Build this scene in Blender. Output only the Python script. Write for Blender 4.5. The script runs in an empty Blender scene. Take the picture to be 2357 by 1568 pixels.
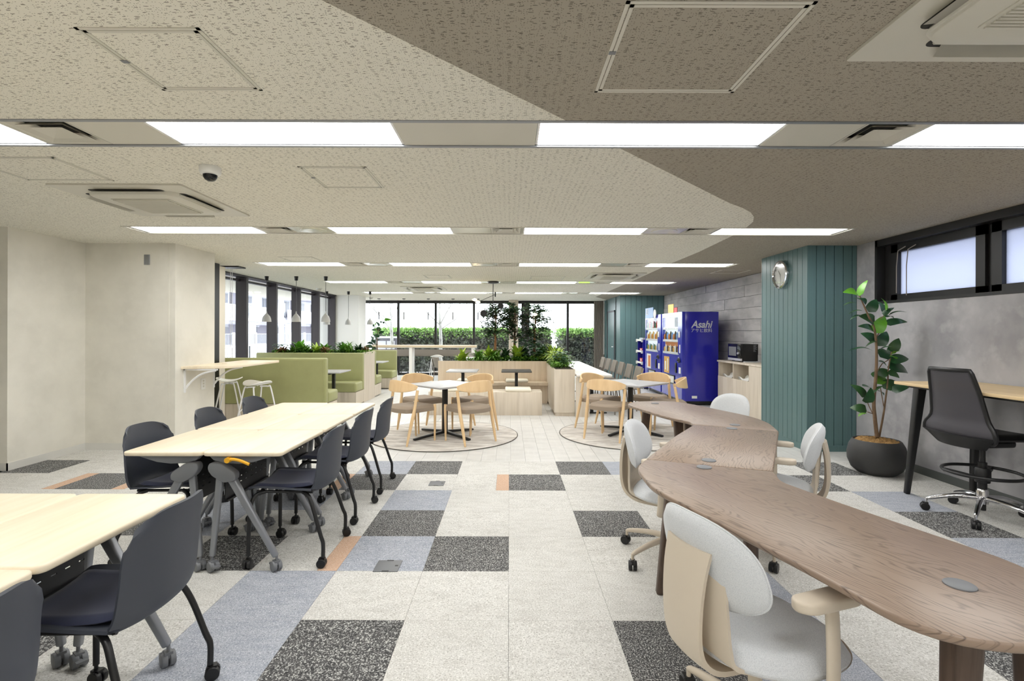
import bpy, bmesh, math, random
from mathutils import Vector, Matrix
R = math.radians
PI = math.pi
rnd = random.Random(7)
sc = bpy.context.scene
COL = sc.collection

# ------------------------------------------------------------------ camera
cam_d = bpy.data.cameras.new('camera')
cam = bpy.data.objects.new('camera', cam_d); COL.objects.link(cam)
cam.location = (0, 0, 1.386)
cam.rotation_euler = (R(90), -0.003, 0)
cam_d.sensor_width = 36.0
cam_d.lens = 36.0 * 1160 / 2357
cam_d.shift_x = 6 / 2357
cam_d.shift_y = -18 / 2357
cam_d.clip_start = .05; cam_d.clip_end = 400
sc.camera = cam
# ------------------------------------------------------------------ exposure, sky
sc.view_settings.view_transform = 'Standard'
sc.view_settings.look = 'None'
sc.view_settings.gamma = 1
sc.view_settings.use_curve_mapping = False
sc.view_settings.exposure = 0.17
SKY = 5.6
LAMP = 15.0
w = bpy.data.worlds.new('overcast_sky'); sc.world = w; w.use_nodes = True
bg = w.node_tree.nodes['Background']
bg.inputs[0].default_value = (.93, .96, 1, 1); bg.inputs[1].default_value = SKY
try:
    sc.cycles.max_bounces = 10; sc.cycles.diffuse_bounces = 6; sc.cycles.transparent_max_bounces = 16
    sc.cycles.sample_clamp_indirect = 6
except Exception: pass

HC = 2.422      # ceiling height

# ------------------------------------------------------------------ materials
def srgb(r, g, b):
    f = lambda c: (c / 255 / 12.92) if c / 255 <= .04045 else ((c / 255 + .055) / 1.055) ** 2.4
    return (f(r), f(g), f(b), 1)
MATS = {}
def mat(name, col, rough=.5, metal=0., layers=(), bump=None, emit=None, spec=None, coat=0, rnd_w=True, sheen=0):
    """layers: (col2, (sx,sy,sz), detail, lo, hi, amount) noise masks over the base colour"""
    m = bpy.data.materials.new(name); m.use_nodes = True
    nt = m.node_tree; N = nt.nodes; L = nt.links
    p = N['Principled BSDF']
    p.inputs['Roughness'].default_value = rough; p.inputs['Metallic'].default_value = metal
    if spec is not None: p.inputs['Specular IOR Level'].default_value = spec
    if coat: p.inputs['Coat Weight'].default_value = coat; p.inputs['Coat Roughness'].default_value = .08
    if sheen: p.inputs['Sheen Weight'].default_value = sheen
    if emit: p.inputs['Emission Color'].default_value = emit[0]; p.inputs['Emission Strength'].default_value = emit[1]
    tc = N.new('ShaderNodeTexCoord'); oi = N.new('ShaderNodeObjectInfo')
    def noise(s, det, rough_=.55):
        mp = N.new('ShaderNodeMapping'); mp.inputs['Scale'].default_value = s
        L.new(tc.outputs['Object'], mp.inputs[0])
        n = N.new('ShaderNodeTexNoise'); n.noise_dimensions = '4D'; n.inputs['Scale'].default_value = 1
        n.inputs['Detail'].default_value = det; n.inputs['Roughness'].default_value = rough_
        L.new(mp.outputs[0], n.inputs['Vector'])
        if rnd_w:
            mu = N.new('ShaderNodeMath'); mu.operation = 'MULTIPLY'; mu.inputs[1].default_value = 37
            L.new(oi.outputs['Random'], mu.inputs[0]); L.new(mu.outputs[0], n.inputs['W'])
        return n
    cur = None
    for (c2, s, det, lo, hi, am) in layers:
        n = noise(s, det)
        mr = N.new('ShaderNodeMapRange'); mr.inputs[1].default_value = lo; mr.inputs[2].default_value = hi
        mr.inputs[4].default_value = am
        L.new(n.outputs[0], mr.inputs[0])
        mx = N.new('ShaderNodeMix'); mx.data_type = 'RGBA'
        L.new(mr.outputs[0], mx.inputs['Factor'])
        if cur is None: mx.inputs['A'].default_value = col
        else: L.new(cur, mx.inputs['A'])
        mx.inputs['B'].default_value = c2
        cur = mx.outputs['Result']
    if cur is None: p.inputs['Base Color'].default_value = col
    else: L.new(cur, p.inputs['Base Color'])
    if bump:
        n = noise(bump[0], 3)
        b = N.new('ShaderNodeBump'); b.inputs['Strength'].default_value = bump[1]; b.inputs['Distance'].default_value = bump[2]
        L.new(n.outputs[0], b.inputs['Height']); L.new(b.outputs[0], p.inputs['Normal'])
    m.diffuse_color = col
    MATS[name] = m
    return m
S = srgb
M = {}
M['carpet_light'] = mat('carpet_light', S(214, 213, 209), .95, layers=[(S(190, 188, 183), (7, 18, 1), 5, .42, .72, .7), (S(236, 235, 232), (120, 120, 1), 1, .5, .68, .8), (S(158, 156, 150), (150, 150, 1), 1, .52, .70, .8)], bump=((220, 220, 220), .5, .003), spec=.1)
M['carpet_blue'] = mat('carpet_blue', S(176, 180, 189), .95, layers=[(S(150, 156, 170), (7, 30, 1), 3, .4, .7, .7), (S(214, 217, 223), (150, 150, 1), 1, .5, .72, .85), (S(112, 118, 130), (180, 180, 1), 1, .52, .7, .8)], bump=((220, 220, 220), .5, .003), spec=.1)
M['carpet_dark'] = mat('carpet_dark', S(92, 92, 92), .95, layers=[(S(60, 60, 62), (120, 60, 1), 2, .45, .62, .9), (S(215, 215, 212), (150, 150, 1), 1, .50, .66, .85), (S(50, 50, 52), (10, 34, 1), 3, .5, .75, .5)], bump=((220, 220, 220), .5, .003), spec=.1)
M['carpet_orange'] = mat('carpet_orange', S(205, 172, 148), .95, layers=[(S(224, 208, 192), (170, 170, 1), 1, .5, .72, .8), (S(168, 136, 112), (190, 190, 1), 1, .52, .72, .7)], spec=.1)
M['vinyl'] = mat('vinyl', S(214, 213, 210), .42, layers=[(S(196, 195, 192), (3, 9, 1), 4, .4, .7, .8), (S(226, 226, 224), (30, 3, 1), 3, .5, .8, .4)], spec=.35)
M['floor_base'] = mat('floor_base', S(150, 148, 144), .9)
M['wall_cream'] = mat('wall_cream', S(230, 227, 217), .75, layers=[(S(213, 210, 200), (2.2, 2.2, 2.2), 5, .38, .68, .8), (S(232, 229, 220), (9, 9, 9), 4, .5, .75, .5)], rnd_w=False)
M['wall_concrete'] = mat('wall_concrete', S(172, 171, 174), .7, layers=[(S(142, 141, 145), (2.4, 2.4, 2.0), 6, .42, .66, .9), (S(192, 191, 193), (7, 7, 7), 5, .5, .72, .6)], rnd_w=False)
M['stone_tile'] = mat('stone_tile', S(182, 180, 179), .6, layers=[(S(156, 155, 155), (3, 3, 5), 5, .42, .66, .9), (S(200, 198, 196), (1.4, 2, 9), 4, .5, .72, .7)])
M['white_wall'] = mat('white_wall', S(232, 232, 230), .7)
M['teal'] = mat('teal', S(92, 121, 122), .4, layers=[(S(84, 111, 113), (60, 60, 1.2), 3, .4, .7, .6)], spec=.5)
M['teal_groove'] = mat('teal_groove', S(30, 48, 48), .6)
M['baseboard_dark'] = mat('baseboard_dark', S(84, 88, 86), .5)
M['baseboard_light'] = mat('baseboard_light', S(214, 213, 208), .5)
M['black_frame'] = mat('black_frame', S(30, 29, 29), .45)
M['dark_frame'] = mat('dark_frame', S(62, 57, 62), .5)
M['black_metal'] = mat('black_metal', S(26, 26, 27), .4)
M['black_plastic'] = mat('black_plastic', S(20, 20, 21), .38)
M['grey_metal'] = mat('grey_metal', S(150, 153, 158), .38, .55)
M['grey_plastic'] = mat('grey_plastic', S(118, 120, 124), .5)
M['chrome'] = mat('chrome', S(225, 225, 228), .12, 1.0)
M['white_metal'] = mat('white_metal', S(235, 235, 236), .35)
M['white_plastic'] = mat('white_plastic', S(232, 232, 228), .4)
M['vent_white'] = mat('vent_white', S(205, 202, 190), .45)
M['vent_dark'] = mat('vent_dark', S(40, 39, 36), .7)
M['strip_metal'] = mat('strip_metal', S(218, 214, 200), .22, .35)
M['yellow'] = mat('yellow', S(240, 178, 40), .4)
M['maple'] = mat('maple', S(242, 229, 204), .42, layers=[(S(234, 216, 186), (26, 1.6, 20), 4, .42, .7, .75)])
M['maple_edge'] = mat('maple_edge', S(226, 209, 178), .5)
M['oak'] = mat('oak', S(222, 205, 182), .5, layers=[(S(206, 187, 162), (22, 22, 1.5), 4, .42, .68, .85), (S(232, 219, 200), (7, 7, .5), 3, .5, .75, .7)])
M['oak_grey'] = mat('oak_grey', S(214, 203, 186), .5, layers=[(S(196, 184, 166), (22, 22, 1.5), 4, .42, .68, .85), (S(226, 217, 204), (7, 7, .5), 3, .5, .75, .7)])
M['counter_wood'] = mat('counter_wood', S(224, 206, 178), .42, layers=[(S(210, 188, 156), (1.5, 26, 20), 4, .42, .7, .8)])
M['desk_wood'] = mat('desk_wood', S(222, 196, 152), .42, layers=[(S(206, 176, 128), (26, 1.5, 20), 4, .42, .7, .8)])
M['beech'] = mat('beech', S(236, 204, 158), .45, layers=[(S(222, 186, 138), (18, 18, 3), 4, .42, .7, .7)])
M['taupe'] = mat('taupe', S(150, 135, 119), .7, bump=((90, 90, 90), .15, .002))
M['navy_shell'] = mat('navy_shell', S(62, 66, 76), .5)
M['navy_fabric'] = mat('navy_fabric', S(34, 40, 66), .9, bump=((400, 400, 400), .3, .001), sheen=.2)
M['fabric_light'] = mat('fabric_light', S(214, 217, 220), .9, layers=[(S(190, 194, 199), (520, 520, 520), 1, .45, .62, .8)], bump=((420, 420, 420), .35, .001), sheen=.2)
M['beige_plastic'] = mat('beige_plastic', S(206, 194, 176), .45)
M['green_leather'] = mat('green_leather', S(160, 162, 112), .5, layers=[(S(150, 152, 104), (5, 5, 5), 3, .4, .7, .6)], bump=((120, 120, 120), .12, .001))
M['cream_cushion'] = mat('cream_cushion', S(236, 230, 214), .7)
M['grey_top'] = mat('grey_top', S(176, 176, 178), .38)
M['dark_top'] = mat('dark_top', S(74, 71, 67), .45)
M['white_top'] = mat('white_top', S(240, 238, 234), .35)
M['greige_fabric'] = mat('greige_fabric', S(140, 133, 124), .8)
M['rug'] = mat('rug', S(214, 209, 202), .95, layers=[(S(182, 176, 170), (3, 13, 1), 6, .44, .60, .95), (S(238, 236, 232), (6, 24, 1), 4, .5, .68, .9)], bump=((120, 120, 120), .4, .004), spec=.1)
M['rug_edge'] = mat('rug_edge', S(92, 88, 82), .9)
M['pot_black'] = mat('pot_black', S(52, 52, 52), .55, bump=((60, 60, 60), .1, .002))
M['coir'] = mat('coir', S(176, 138, 84), .95, layers=[(S(120, 88, 48), (40, 40, 40), 4, .45, .65, .9)], bump=((70, 70, 70), 1, .02))
M['bark'] = mat('bark', S(132, 108, 84), .85, layers=[(S(96, 76, 56), (30, 30, 9), 4, .45, .65, .8)], bump=((40, 40, 14), .5, .01))
M['bark_orange'] = mat('bark_orange', S(178, 130, 88), .85, layers=[(S(120, 80, 50), (50, 50, 8), 4, .45, .65, .8)])
M['bark_white'] = mat('bark_white', S(198, 196, 192), .8, layers=[(S(120, 116, 112), (14, 14, 6), 4, .5, .66, .8)])
M['leaf_dark'] = mat('leaf_dark', S(30, 66, 42), .3, layers=[(S(48, 96, 52), (8, 8, 8), 3, .4, .7, .7)])
M['leaf_bright'] = mat('leaf_bright', S(104, 168, 46), .35, layers=[(S(72, 140, 40), (8, 8, 8), 3, .4, .7, .7)])
M['leaf_tree'] = mat('leaf_tree', S(46, 84, 40), .4, layers=[(S(30, 58, 32), (6, 6, 6), 3, .4, .66, .8)])
M['leaf_fern'] = mat('leaf_fern', S(104, 150, 44), .45, layers=[(S(62, 112, 36), (9, 9, 9), 3, .4, .66, .8)])
M['leaf_lime'] = mat('leaf_lime', S(172, 196, 62), .45, layers=[(S(116, 158, 48), (14, 14, 14), 3, .4, .66, .8)])
M['leaf_sage'] = mat('leaf_sage', S(74, 112, 78), .45, layers=[(S(110, 144, 110), (16, 16, 16), 3, .45, .66, .8)])
M['leaf_rust'] = mat('leaf_rust', S(150, 110, 78), .45, layers=[(S(96, 84, 50), (16, 16, 16), 3, .45, .66, .8)])
M['soil'] = mat('soil', S(62, 56, 44), .95)
M['vend_blue'] = mat('vend_blue', S(42, 42, 160), .16, coat=.3)
M['vend_front'] = mat('vend_front', S(44, 50, 170), .2, .0, coat=.4)
M['silver_print'] = mat('silver_print', S(206, 208, 216), .35, .3)
M['lit_panel'] = mat('lit_panel', S(240, 242, 245), .5, emit=(S(240, 245, 255), .55))
M['diffuser'] = mat('diffuser', S(250, 250, 250), .5, emit=((1, .995, .975, 1), LAMP))
M['bulb_warm'] = mat('bulb_warm', S(255, 220, 170), .5, emit=((1, .75, .45, 1), 9))
M['shade_grey'] = mat('shade_grey', S(182, 182, 180), .5)
M['curtain_grey'] = mat('curtain_grey', S(138, 130, 122), .9)
M['blind_cream'] = mat('blind_cream', S(224, 217, 203), .8)
M['clock_face'] = mat('clock_face', S(226, 228, 226), .15, coat=.6)
M['led_green'] = mat('led_green', S(190, 225, 120), .4, emit=(S(190, 235, 110), 1.0))
M['building_white'] = mat('building_white', S(214, 214, 222), .8)
M['building_grey'] = mat('building_grey', S(120, 118, 128), .8)
M['window_dark'] = mat('window_dark', S(84, 88, 104), .2)
M['asphalt'] = mat('asphalt', S(196, 194, 196), .9)
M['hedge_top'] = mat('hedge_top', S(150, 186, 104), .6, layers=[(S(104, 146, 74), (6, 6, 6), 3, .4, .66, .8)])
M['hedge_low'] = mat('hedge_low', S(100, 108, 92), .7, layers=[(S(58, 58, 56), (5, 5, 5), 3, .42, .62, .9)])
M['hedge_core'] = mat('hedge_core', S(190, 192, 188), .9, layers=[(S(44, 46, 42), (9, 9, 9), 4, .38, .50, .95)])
M['red'] = mat('red', S(196, 46, 46), .4)
M['gold'] = mat('gold', S(214, 168, 78), .4)
M['orange_can'] = mat('orange_can', S(214, 128, 52), .35)
M['green_can'] = mat('green_can', S(70, 120, 84), .35)
M['blue_can'] = mat('blue_can', S(120, 160, 214), .35)
M['brown_can'] = mat('brown_can', S(84, 62, 52), .35)
M['black_glass'] = mat('black_glass', S(16, 17, 18), .08)

def wood_walnut():
    m = mat('walnut', S(128, 102, 82), .36)
    nt = m.node_tree; N = nt.nodes; L = nt.links; p = N['Principled BSDF']
    tc = N.new('ShaderNodeTexCoord')
    mp = N.new('ShaderNodeMapping'); mp.inputs['Scale'].default_value = (1, 1, 1)
    L.new(tc.outputs['UV'], mp.inputs[0])
    n0 = N.new('ShaderNodeTexNoise'); n0.inputs['Scale'].default_value = 1.0; n0.inputs['Detail'].default_value = 3
    mp0 = N.new('ShaderNodeMapping'); mp0.inputs['Scale'].default_value = (1.6, 5.0, 1)
    L.new(mp.outputs[0], mp0.inputs[0]); L.new(mp0.outputs[0], n0.inputs['Vector'])
    # growth rings: wave of (v + distortion)
    sep = N.new('ShaderNodeSeparateXYZ'); L.new(mp.outputs[0], sep.inputs[0])
    a = N.new('ShaderNodeMath'); a.operation = 'MULTIPLY_ADD'; L.new(n0.outputs[0], a.inputs[0]); a.inputs[1].default_value = .38; L.new(sep.outputs[1], a.inputs[2])
    b = N.new('ShaderNodeMath'); b.operation = 'MULTIPLY'; L.new(a.outputs[0], b.inputs[0]); b.inputs[1].default_value = 330
    c = N.new('ShaderNodeMath'); c.operation = 'SINE'; L.new(b.outputs[0], c.inputs[0])
    n1 = N.new('ShaderNodeTexNoise'); n1.inputs['Scale'].default_value = 1; n1.inputs['Detail'].default_value = 3
    mp1 = N.new('ShaderNodeMapping'); mp1.inputs['Scale'].default_value = (9, 260, 1)
    L.new(mp.outputs[0], mp1.inputs[0]); L.new(mp1.outputs[0], n1.inputs['Vector'])
    r1 = N.new('ShaderNodeMapRange'); r1.inputs[1].default_value = .2; r1.inputs[2].default_value = 1; r1.inputs[4].default_value = 1.0; L.new(c.outputs[0], r1.inputs[0])
    mu = N.new('ShaderNodeMath'); mu.operation = 'MULTIPLY'; L.new(r1.outputs[0], mu.inputs[0])
    r2 = N.new('ShaderNodeMapRange'); r2.inputs[1].default_value = .35; r2.inputs[2].default_value = .65; L.new(n1.outputs[0], r2.inputs[0]); L.new(r2.outputs[0], mu.inputs[1])
    mx = N.new('ShaderNodeMix'); mx.data_type = 'RGBA'; mx.inputs['A'].default_value = S(143, 123, 107); mx.inputs['B'].default_value = S(88, 72, 61)
    L.new(mu.outputs[0], mx.inputs['Factor']); L.new(mx.outputs['Result'], p.inputs['Base Color'])
    return m
M['walnut'] = wood_walnut()
M['walnut_leg'] = mat('walnut_leg', S(90, 72, 60), .4, layers=[(S(62, 46, 36), (60, 60, 3), 4, .45, .65, .8)])

def ceil_mat(name, col, dark, joint):
    m = bpy.data.materials.new(name); m.use_nodes = True
    nt = m.node_tree; N = nt.nodes; L = nt.links; p = N['Principled BSDF']
    p.inputs['Roughness'].default_value = .9; p.inputs['Specular IOR Level'].default_value = .15
    tc = N.new('ShaderNodeTexCoord')
    # fissures: warped, stretched cells
    nz = N.new('ShaderNodeTexNoise'); nz.inputs['Scale'].default_value = 22; nz.inputs['Detail'].default_value = 2
    L.new(tc.outputs['Object'], nz.inputs['Vector'])
    ad = N.new('ShaderNodeVectorMath'); ad.operation = 'MULTIPLY_ADD'
    L.new(nz.outputs['Color'], ad.inputs[0]); ad.inputs[1].default_value = (.022, .02, 0); L.new(tc.outputs['Object'], ad.inputs[2])
    def cells(scale, thr, keep):
        mp = N.new('ShaderNodeMapping'); mp.inputs['Scale'].default_value = scale
        L.new(ad.outputs[0], mp.inputs[0])
        v = N.new('ShaderNodeTexVoronoi'); v.voronoi_dimensions = '2D'; v.inputs['Scale'].default_value = 1
        L.new(mp.outputs[0], v.inputs['Vector'])
        a = N.new('ShaderNodeMath'); a.operation = 'LESS_THAN'; a.inputs[1].default_value = thr; L.new(v.outputs['Distance'], a.inputs[0])
        sp = N.new('ShaderNodeSeparateColor'); L.new(v.outputs['Color'], sp.inputs[0])
        b = N.new('ShaderNodeMath'); b.operation = 'LESS_THAN'; b.inputs[1].default_value = keep; L.new(sp.outputs[0], b.inputs[0])
        c = N.new('ShaderNodeMath'); c.operation = 'MULTIPLY'; L.new(a.outputs[0], c.inputs[0]); L.new(b.outputs[0], c.inputs[1])
        return c
    c1 = cells((26, 105, 1), .20, .42); c2 = cells((105, 150, 1), .20, .42)
    mxm = N.new('ShaderNodeMath'); mxm.operation = 'MAXIMUM'; L.new(c1.outputs[0], mxm.inputs[0]); L.new(c2.outputs[0], mxm.inputs[1])
    f = N.new('ShaderNodeMath'); f.operation = 'MULTIPLY'; f.inputs[1].default_value = .72; L.new(mxm.outputs[0], f.inputs[0])
    mx = N.new('ShaderNodeMix'); mx.data_type = 'RGBA'; mx.inputs['A'].default_value = col; mx.inputs['B'].default_value = dark
    L.new(f.outputs[0], mx.inputs['Factor']); L.new(mx.outputs['Result'], p.inputs['Base Color'])
    MATS[name] = m; return m
M['ceiling_light'] = ceil_mat('ceiling_light', S(229, 226, 214), S(96, 90, 76), 0)
M['ceiling_dark'] = ceil_mat('ceiling_dark', S(166, 159, 146), S(62, 57, 48), 0)

def glass_mat(name, tint, refl, rough=.0, trans=None):
    m = bpy.data.materials.new(name); m.use_nodes = True
    nt = m.node_tree; N = nt.nodes; L = nt.links
    N.remove(N['Principled BSDF'])
    out = N['Material Output']
    t = N.new('ShaderNodeBsdfTransparent') if trans is None else N.new('ShaderNodeBsdfTranslucent')
    t.inputs[0].default_value = tint
    g = N.new('ShaderNodeBsdfGlossy'); g.inputs['Roughness'].default_value = rough
    lw = N.new('ShaderNodeLayerWeight'); lw.inputs[0].default_value = .5
    pw = N.new('ShaderNodeMath'); pw.operation = 'POWER'; pw.inputs[1].default_value = 5; L.new(lw.outputs['Facing'], pw.inputs[0])
    fr = N.new('ShaderNodeMath'); fr.operation = 'MULTIPLY_ADD'; fr.inputs[1].default_value = .28; fr.inputs[2].default_value = (refl - 1) * .1; L.new(pw.outputs[0], fr.inputs[0])
    mx = N.new('ShaderNodeMixShader'); L.new(fr.outputs[0], mx.inputs[0]); L.new(t.outputs[0], mx.inputs[1]); L.new(g.outputs[0], mx.inputs[2])
    L.new(mx.outputs[0], out.inputs[0]); MATS[name] = m; return m
M['glass'] = glass_mat('glass', (.95, .97, .97, 1), 1.35)
M['glass_clock'] = glass_mat('glass_clock', (.97, .97, .97, 1), 1.5)
M['frosted'] = glass_mat('frosted', (.58, .61, .70, 1), 1.3, .4, trans=1)
M['mesh_fabric'] = glass_mat('mesh_fabric', (.3, .3, .32, 1), 1.5, .5)
def mesh_mat():
    m = bpy.data.materials.new('chair_mesh'); m.use_nodes = True
    nt = m.node_tree; N = nt.nodes; L = nt.links; p = N['Principled BSDF']
    p.inputs['Base Color'].default_value = S(74, 72, 78); p.inputs['Roughness'].default_value = .6
    p.inputs['Alpha'].default_value = .86
    MATS['chair_mesh'] = m; return m
M['chair_mesh'] = mesh_mat()

# ------------------------------------------------------------------ mesh builder
class MB:
    def __init__(s): s.v = []; s.f = []; s.M = Matrix.Identity(4); s.uv = None
    def add(s, vs, fs):
        o = len(s.v); Mx = s.M
        s.v.extend([tuple(Mx @ Vector(p)) for p in vs])
        s.f.extend([tuple(i + o for i in f) for f in fs]); return s
    def box(s, x0, y0, z0, x1, y1, z1):
        if x0 > x1: x0, x1 = x1, x0
        if y0 > y1: y0, y1 = y1, y0
        if z0 > z1: z0, z1 = z1, z0
        return s.add([(x0, y0, z0), (x1, y0, z0), (x1, y1, z0), (x0, y1, z0), (x0, y0, z1), (x1, y0, z1), (x1, y1, z1), (x0, y1, z1)],
                     [(0, 3, 2, 1), (4, 5, 6, 7), (0, 1, 5, 4), (1, 2, 6, 5), (2, 3, 7, 6), (3, 0, 4, 7)])
    def bar(s, a, b, wx, wy, wx2=None, wy2=None, side=(0, 1, 0)):
        a = Vector(a); b = Vector(b); d = (b - a).normalized()
        sd = Vector(side); u = d.cross(sd)
        if u.length < 1e-4: u = d.cross(Vector((1, 0, 0)))
        u.normalize(); v = d.cross(u).normalized()
        wx2 = wx if wx2 is None else wx2; wy2 = wy if wy2 is None else wy2
        vs = []
        for c, ax, ay in ((a, wx, wy), (b, wx2, wy2)):
            for i, j in ((-1, -1), (1, -1), (1, 1), (-1, 1)):
                vs.append(tuple(c + u * i * ax / 2 + v * j * ay / 2))
        return s.add(vs, [(0, 3, 2, 1), (4, 5, 6, 7), (0, 1, 5, 4), (1, 2, 6, 5), (2, 3, 7, 6), (3, 0, 4, 7)])
    def tube(s, pts, r, n=8, closed=False):
        pts = [Vector(p) for p in pts]; m = len(pts)
        rs = r if isinstance(r, (list, tuple)) else [r] * m
        vs = []; prev = None
        for i, p in enumerate(pts):
            if closed: t = pts[(i + 1) % m] - pts[i - 1]
            else: t = pts[min(i + 1, m - 1)] - pts[max(i - 1, 0)]
            t.normalize()
            if prev is None:
                u = t.cross(Vector((0, 0, 1)))
                if u.length < .05: u = t.cross(Vector((1, 0, 0)))
            else: u = prev - t * prev.dot(t)
            u.normalize(); prev = u; v = t.cross(u)
            for k in range(n):
                a = 2 * PI * k / n
                vs.append(tuple(p + (u * math.cos(a) + v * math.sin(a)) * rs[i]))
        fs = []
        for i in range(m if closed else m - 1):
            j = (i + 1) % m
            for k in range(n):
                k2 = (k + 1) % n
                fs.append((i * n + k, i * n + k2, j * n + k2, j * n + k))
        if not closed:
            fs.append(tuple(range(n - 1, -1, -1))); fs.append(tuple((m - 1) * n + k for k in range(n)))
        return s.add(vs, fs)
    def lathe(s, prof, n=24, c=(0, 0, 0), axis='z', cap=True):
        vs = []
        for (r, h) in prof:
            for k in range(n):
                a = 2 * PI * k / n; x = r * math.cos(a); y = r * math.sin(a)
                if axis == 'z': q = (x, y, h)
                elif axis == 'x': q = (h, x, y)
                else: q = (y, h, x)
                vs.append((q[0] + c[0], q[1] + c[1], q[2] + c[2]))
        fs = []
        for i in range(len(prof) - 1):
            for k in range(n):
                k2 = (k + 1) % n; fs.append((i * n + k, i * n + k2, (i + 1) * n + k2, (i + 1) * n + k))
        if cap:
            fs.append(tuple(range(n - 1, -1, -1))); fs.append(tuple((len(prof) - 1) * n + k for k in range(n)))
        return s.add(vs, fs)
    def prism(s, poly, z0, z1):
        n = len(poly)
        ar = sum(poly[i][0] * poly[(i + 1) % n][1] - poly[(i + 1) % n][0] * poly[i][1] for i in range(n))
        if ar < 0: poly = poly[::-1]
        vs = [(p[0], p[1], z0) for p in poly] + [(p[0], p[1], z1) for p in poly]
        fs = [tuple(range(n - 1, -1, -1)), tuple(range(n, 2 * n))] + [(i, (i + 1) % n, n + (i + 1) % n, n + i) for i in range(n)]
        return s.add(vs, fs)
    def grid(s, fn, nu, nv, th=0., flip=False):
        """fn(u,v)->point, u,v in 0..1; th = thickness along the normal"""
        P = [[Vector(fn(i / nu, j / nv)) for i in range(nu + 1)] for j in range(nv + 1)]
        idx = lambda i, j: j * (nu + 1) + i
        vs = [tuple(P[j][i]) for j in range(nv + 1) for i in range(nu + 1)]
        fs = [(idx(i, j), idx(i + 1, j), idx(i + 1, j + 1), idx(i, j + 1)) for j in range(nv) for i in range(nu)]
        if th:
            vs2 = []
            for j in range(nv + 1):
                for i in range(nu + 1):
                    du = P[j][min(i + 1, nu)] - P[j][max(i - 1, 0)]; dv = P[min(j + 1, nv)][i] - P[max(j - 1, 0)][i]
                    nn = du.cross(dv)
                    nn = nn.normalized() if nn.length > 1e-9 else Vector((0, 0, 1))
                    vs2.append(tuple(P[j][i] - nn * th))
            o = len(vs); vs += vs2
            fs += [tuple(o + k for k in reversed(f)) for f in fs[:nu * nv]]
            ring = [idx(i, 0) for i in range(nu)] + [idx(nu, j) for j in range(nv)] + [idx(i, nv) for i in range(nu, 0, -1)] + [idx(0, j) for j in range(nv, 0, -1)]
            for k in range(len(ring)):
                a, b = ring[k], ring[(k + 1) % len(ring)]
                fs.append((b, a, a + o, b + o))
        if flip: fs = [tuple(reversed(f)) for f in fs]
        return s.add(vs, fs)
    def mesh(s, name, m, smooth=None, bevel=0, seg=2, bang=30):
        me = bpy.data.meshes.new(name)
        me.from_pydata(s.v, [], s.f)
        if bevel:
            bm = bmesh.new(); bm.from_mesh(me)
            bmesh.ops.remove_doubles(bm, verts=bm.verts, dist=1e-6)
            es = [e for e in bm.edges if len(e.link_faces) == 2 and e.calc_face_angle(0) > R(bang)]
            bmesh.ops.bevel(bm, geom=es, offset=bevel, segments=seg, affect='EDGES', profile=.5, clamp_overlap=True)
            bm.to_mesh(me); bm.free()
        me.materials.append(m)
        if smooth is not None or bevel:
            me.polygons.foreach_set('use_smooth', [True] * len(me.polygons))
            me.set_sharp_from_angle(angle=R(smooth or 50))
        me.update()
        return me
    def build(s, name, m, parent=None, smooth=None, bevel=0, seg=2, bang=30, loc=None, rz=0):
        if isinstance(m, str): m = M[m]
        o = bpy.data.objects.new(name, s.mesh(name, m, smooth, bevel, seg, bang)); COL.objects.link(o)
        if parent is not None: o.parent = parent
        if loc: o.location = loc
        if rz: o.rotation_euler = (0, 0, rz)
        return o
def rrect(x0, y0, x1, y1, r, n=4):
    out = []
    for cx, cy, a0 in ((x1 - r, y0 + r, -90), (x1 - r, y1 - r, 0), (x0 + r, y1 - r, 90), (x0 + r, y0 + r, 180)):
        for k in range(n + 1):
            a = R(a0 + 90 * k / n); out.append((cx + r * math.cos(a), cy + r * math.sin(a)))
    return out
def rpoly(pts, rad, n=5):
    out = []; m = len(pts)
    for i, p in enumerate(pts):
        r = rad[i] if isinstance(rad, (list, tuple)) else rad
        a = Vector(pts[i - 1]); b = Vector(p); c = Vector(pts[(i + 1) % m])
        if r < 1e-4: out.append(tuple(b)); continue
        u = (a - b); v = (c - b); d = min(r, u.length * .49, v.length * .49)
        p0 = b + u.normalized() * d; p2 = b + v.normalized() * d
        for k in range(n + 1):
            t = k / n; q = p0 * (1 - t) ** 2 + b * 2 * t * (1 - t) + p2 * t * t; out.append((q.x, q.y))
    return out
def bez(p, n=12):
    """Catmull-Rom through points"""
    P = [Vector(q) for q in p]; out = []
    for i in range(len(P) - 1):
        a = P[max(i - 1, 0)]; b = P[i]; c = P[i + 1]; d = P[min(i + 2, len(P) - 1)]
        for k in range(n):
            t = k / n
            out.append(.5 * ((2 * b) + (c - a) * t + (2 * a - 5 * b + 4 * c - d) * t * t + (-a + 3 * b - 3 * c + d) * t ** 3))
    out.append(P[-1]); return out
def sample(path, t):
    f = t * (len(path) - 1); i = min(int(f), len(path) - 2); return path[i].lerp(path[i + 1], f - i)

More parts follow.
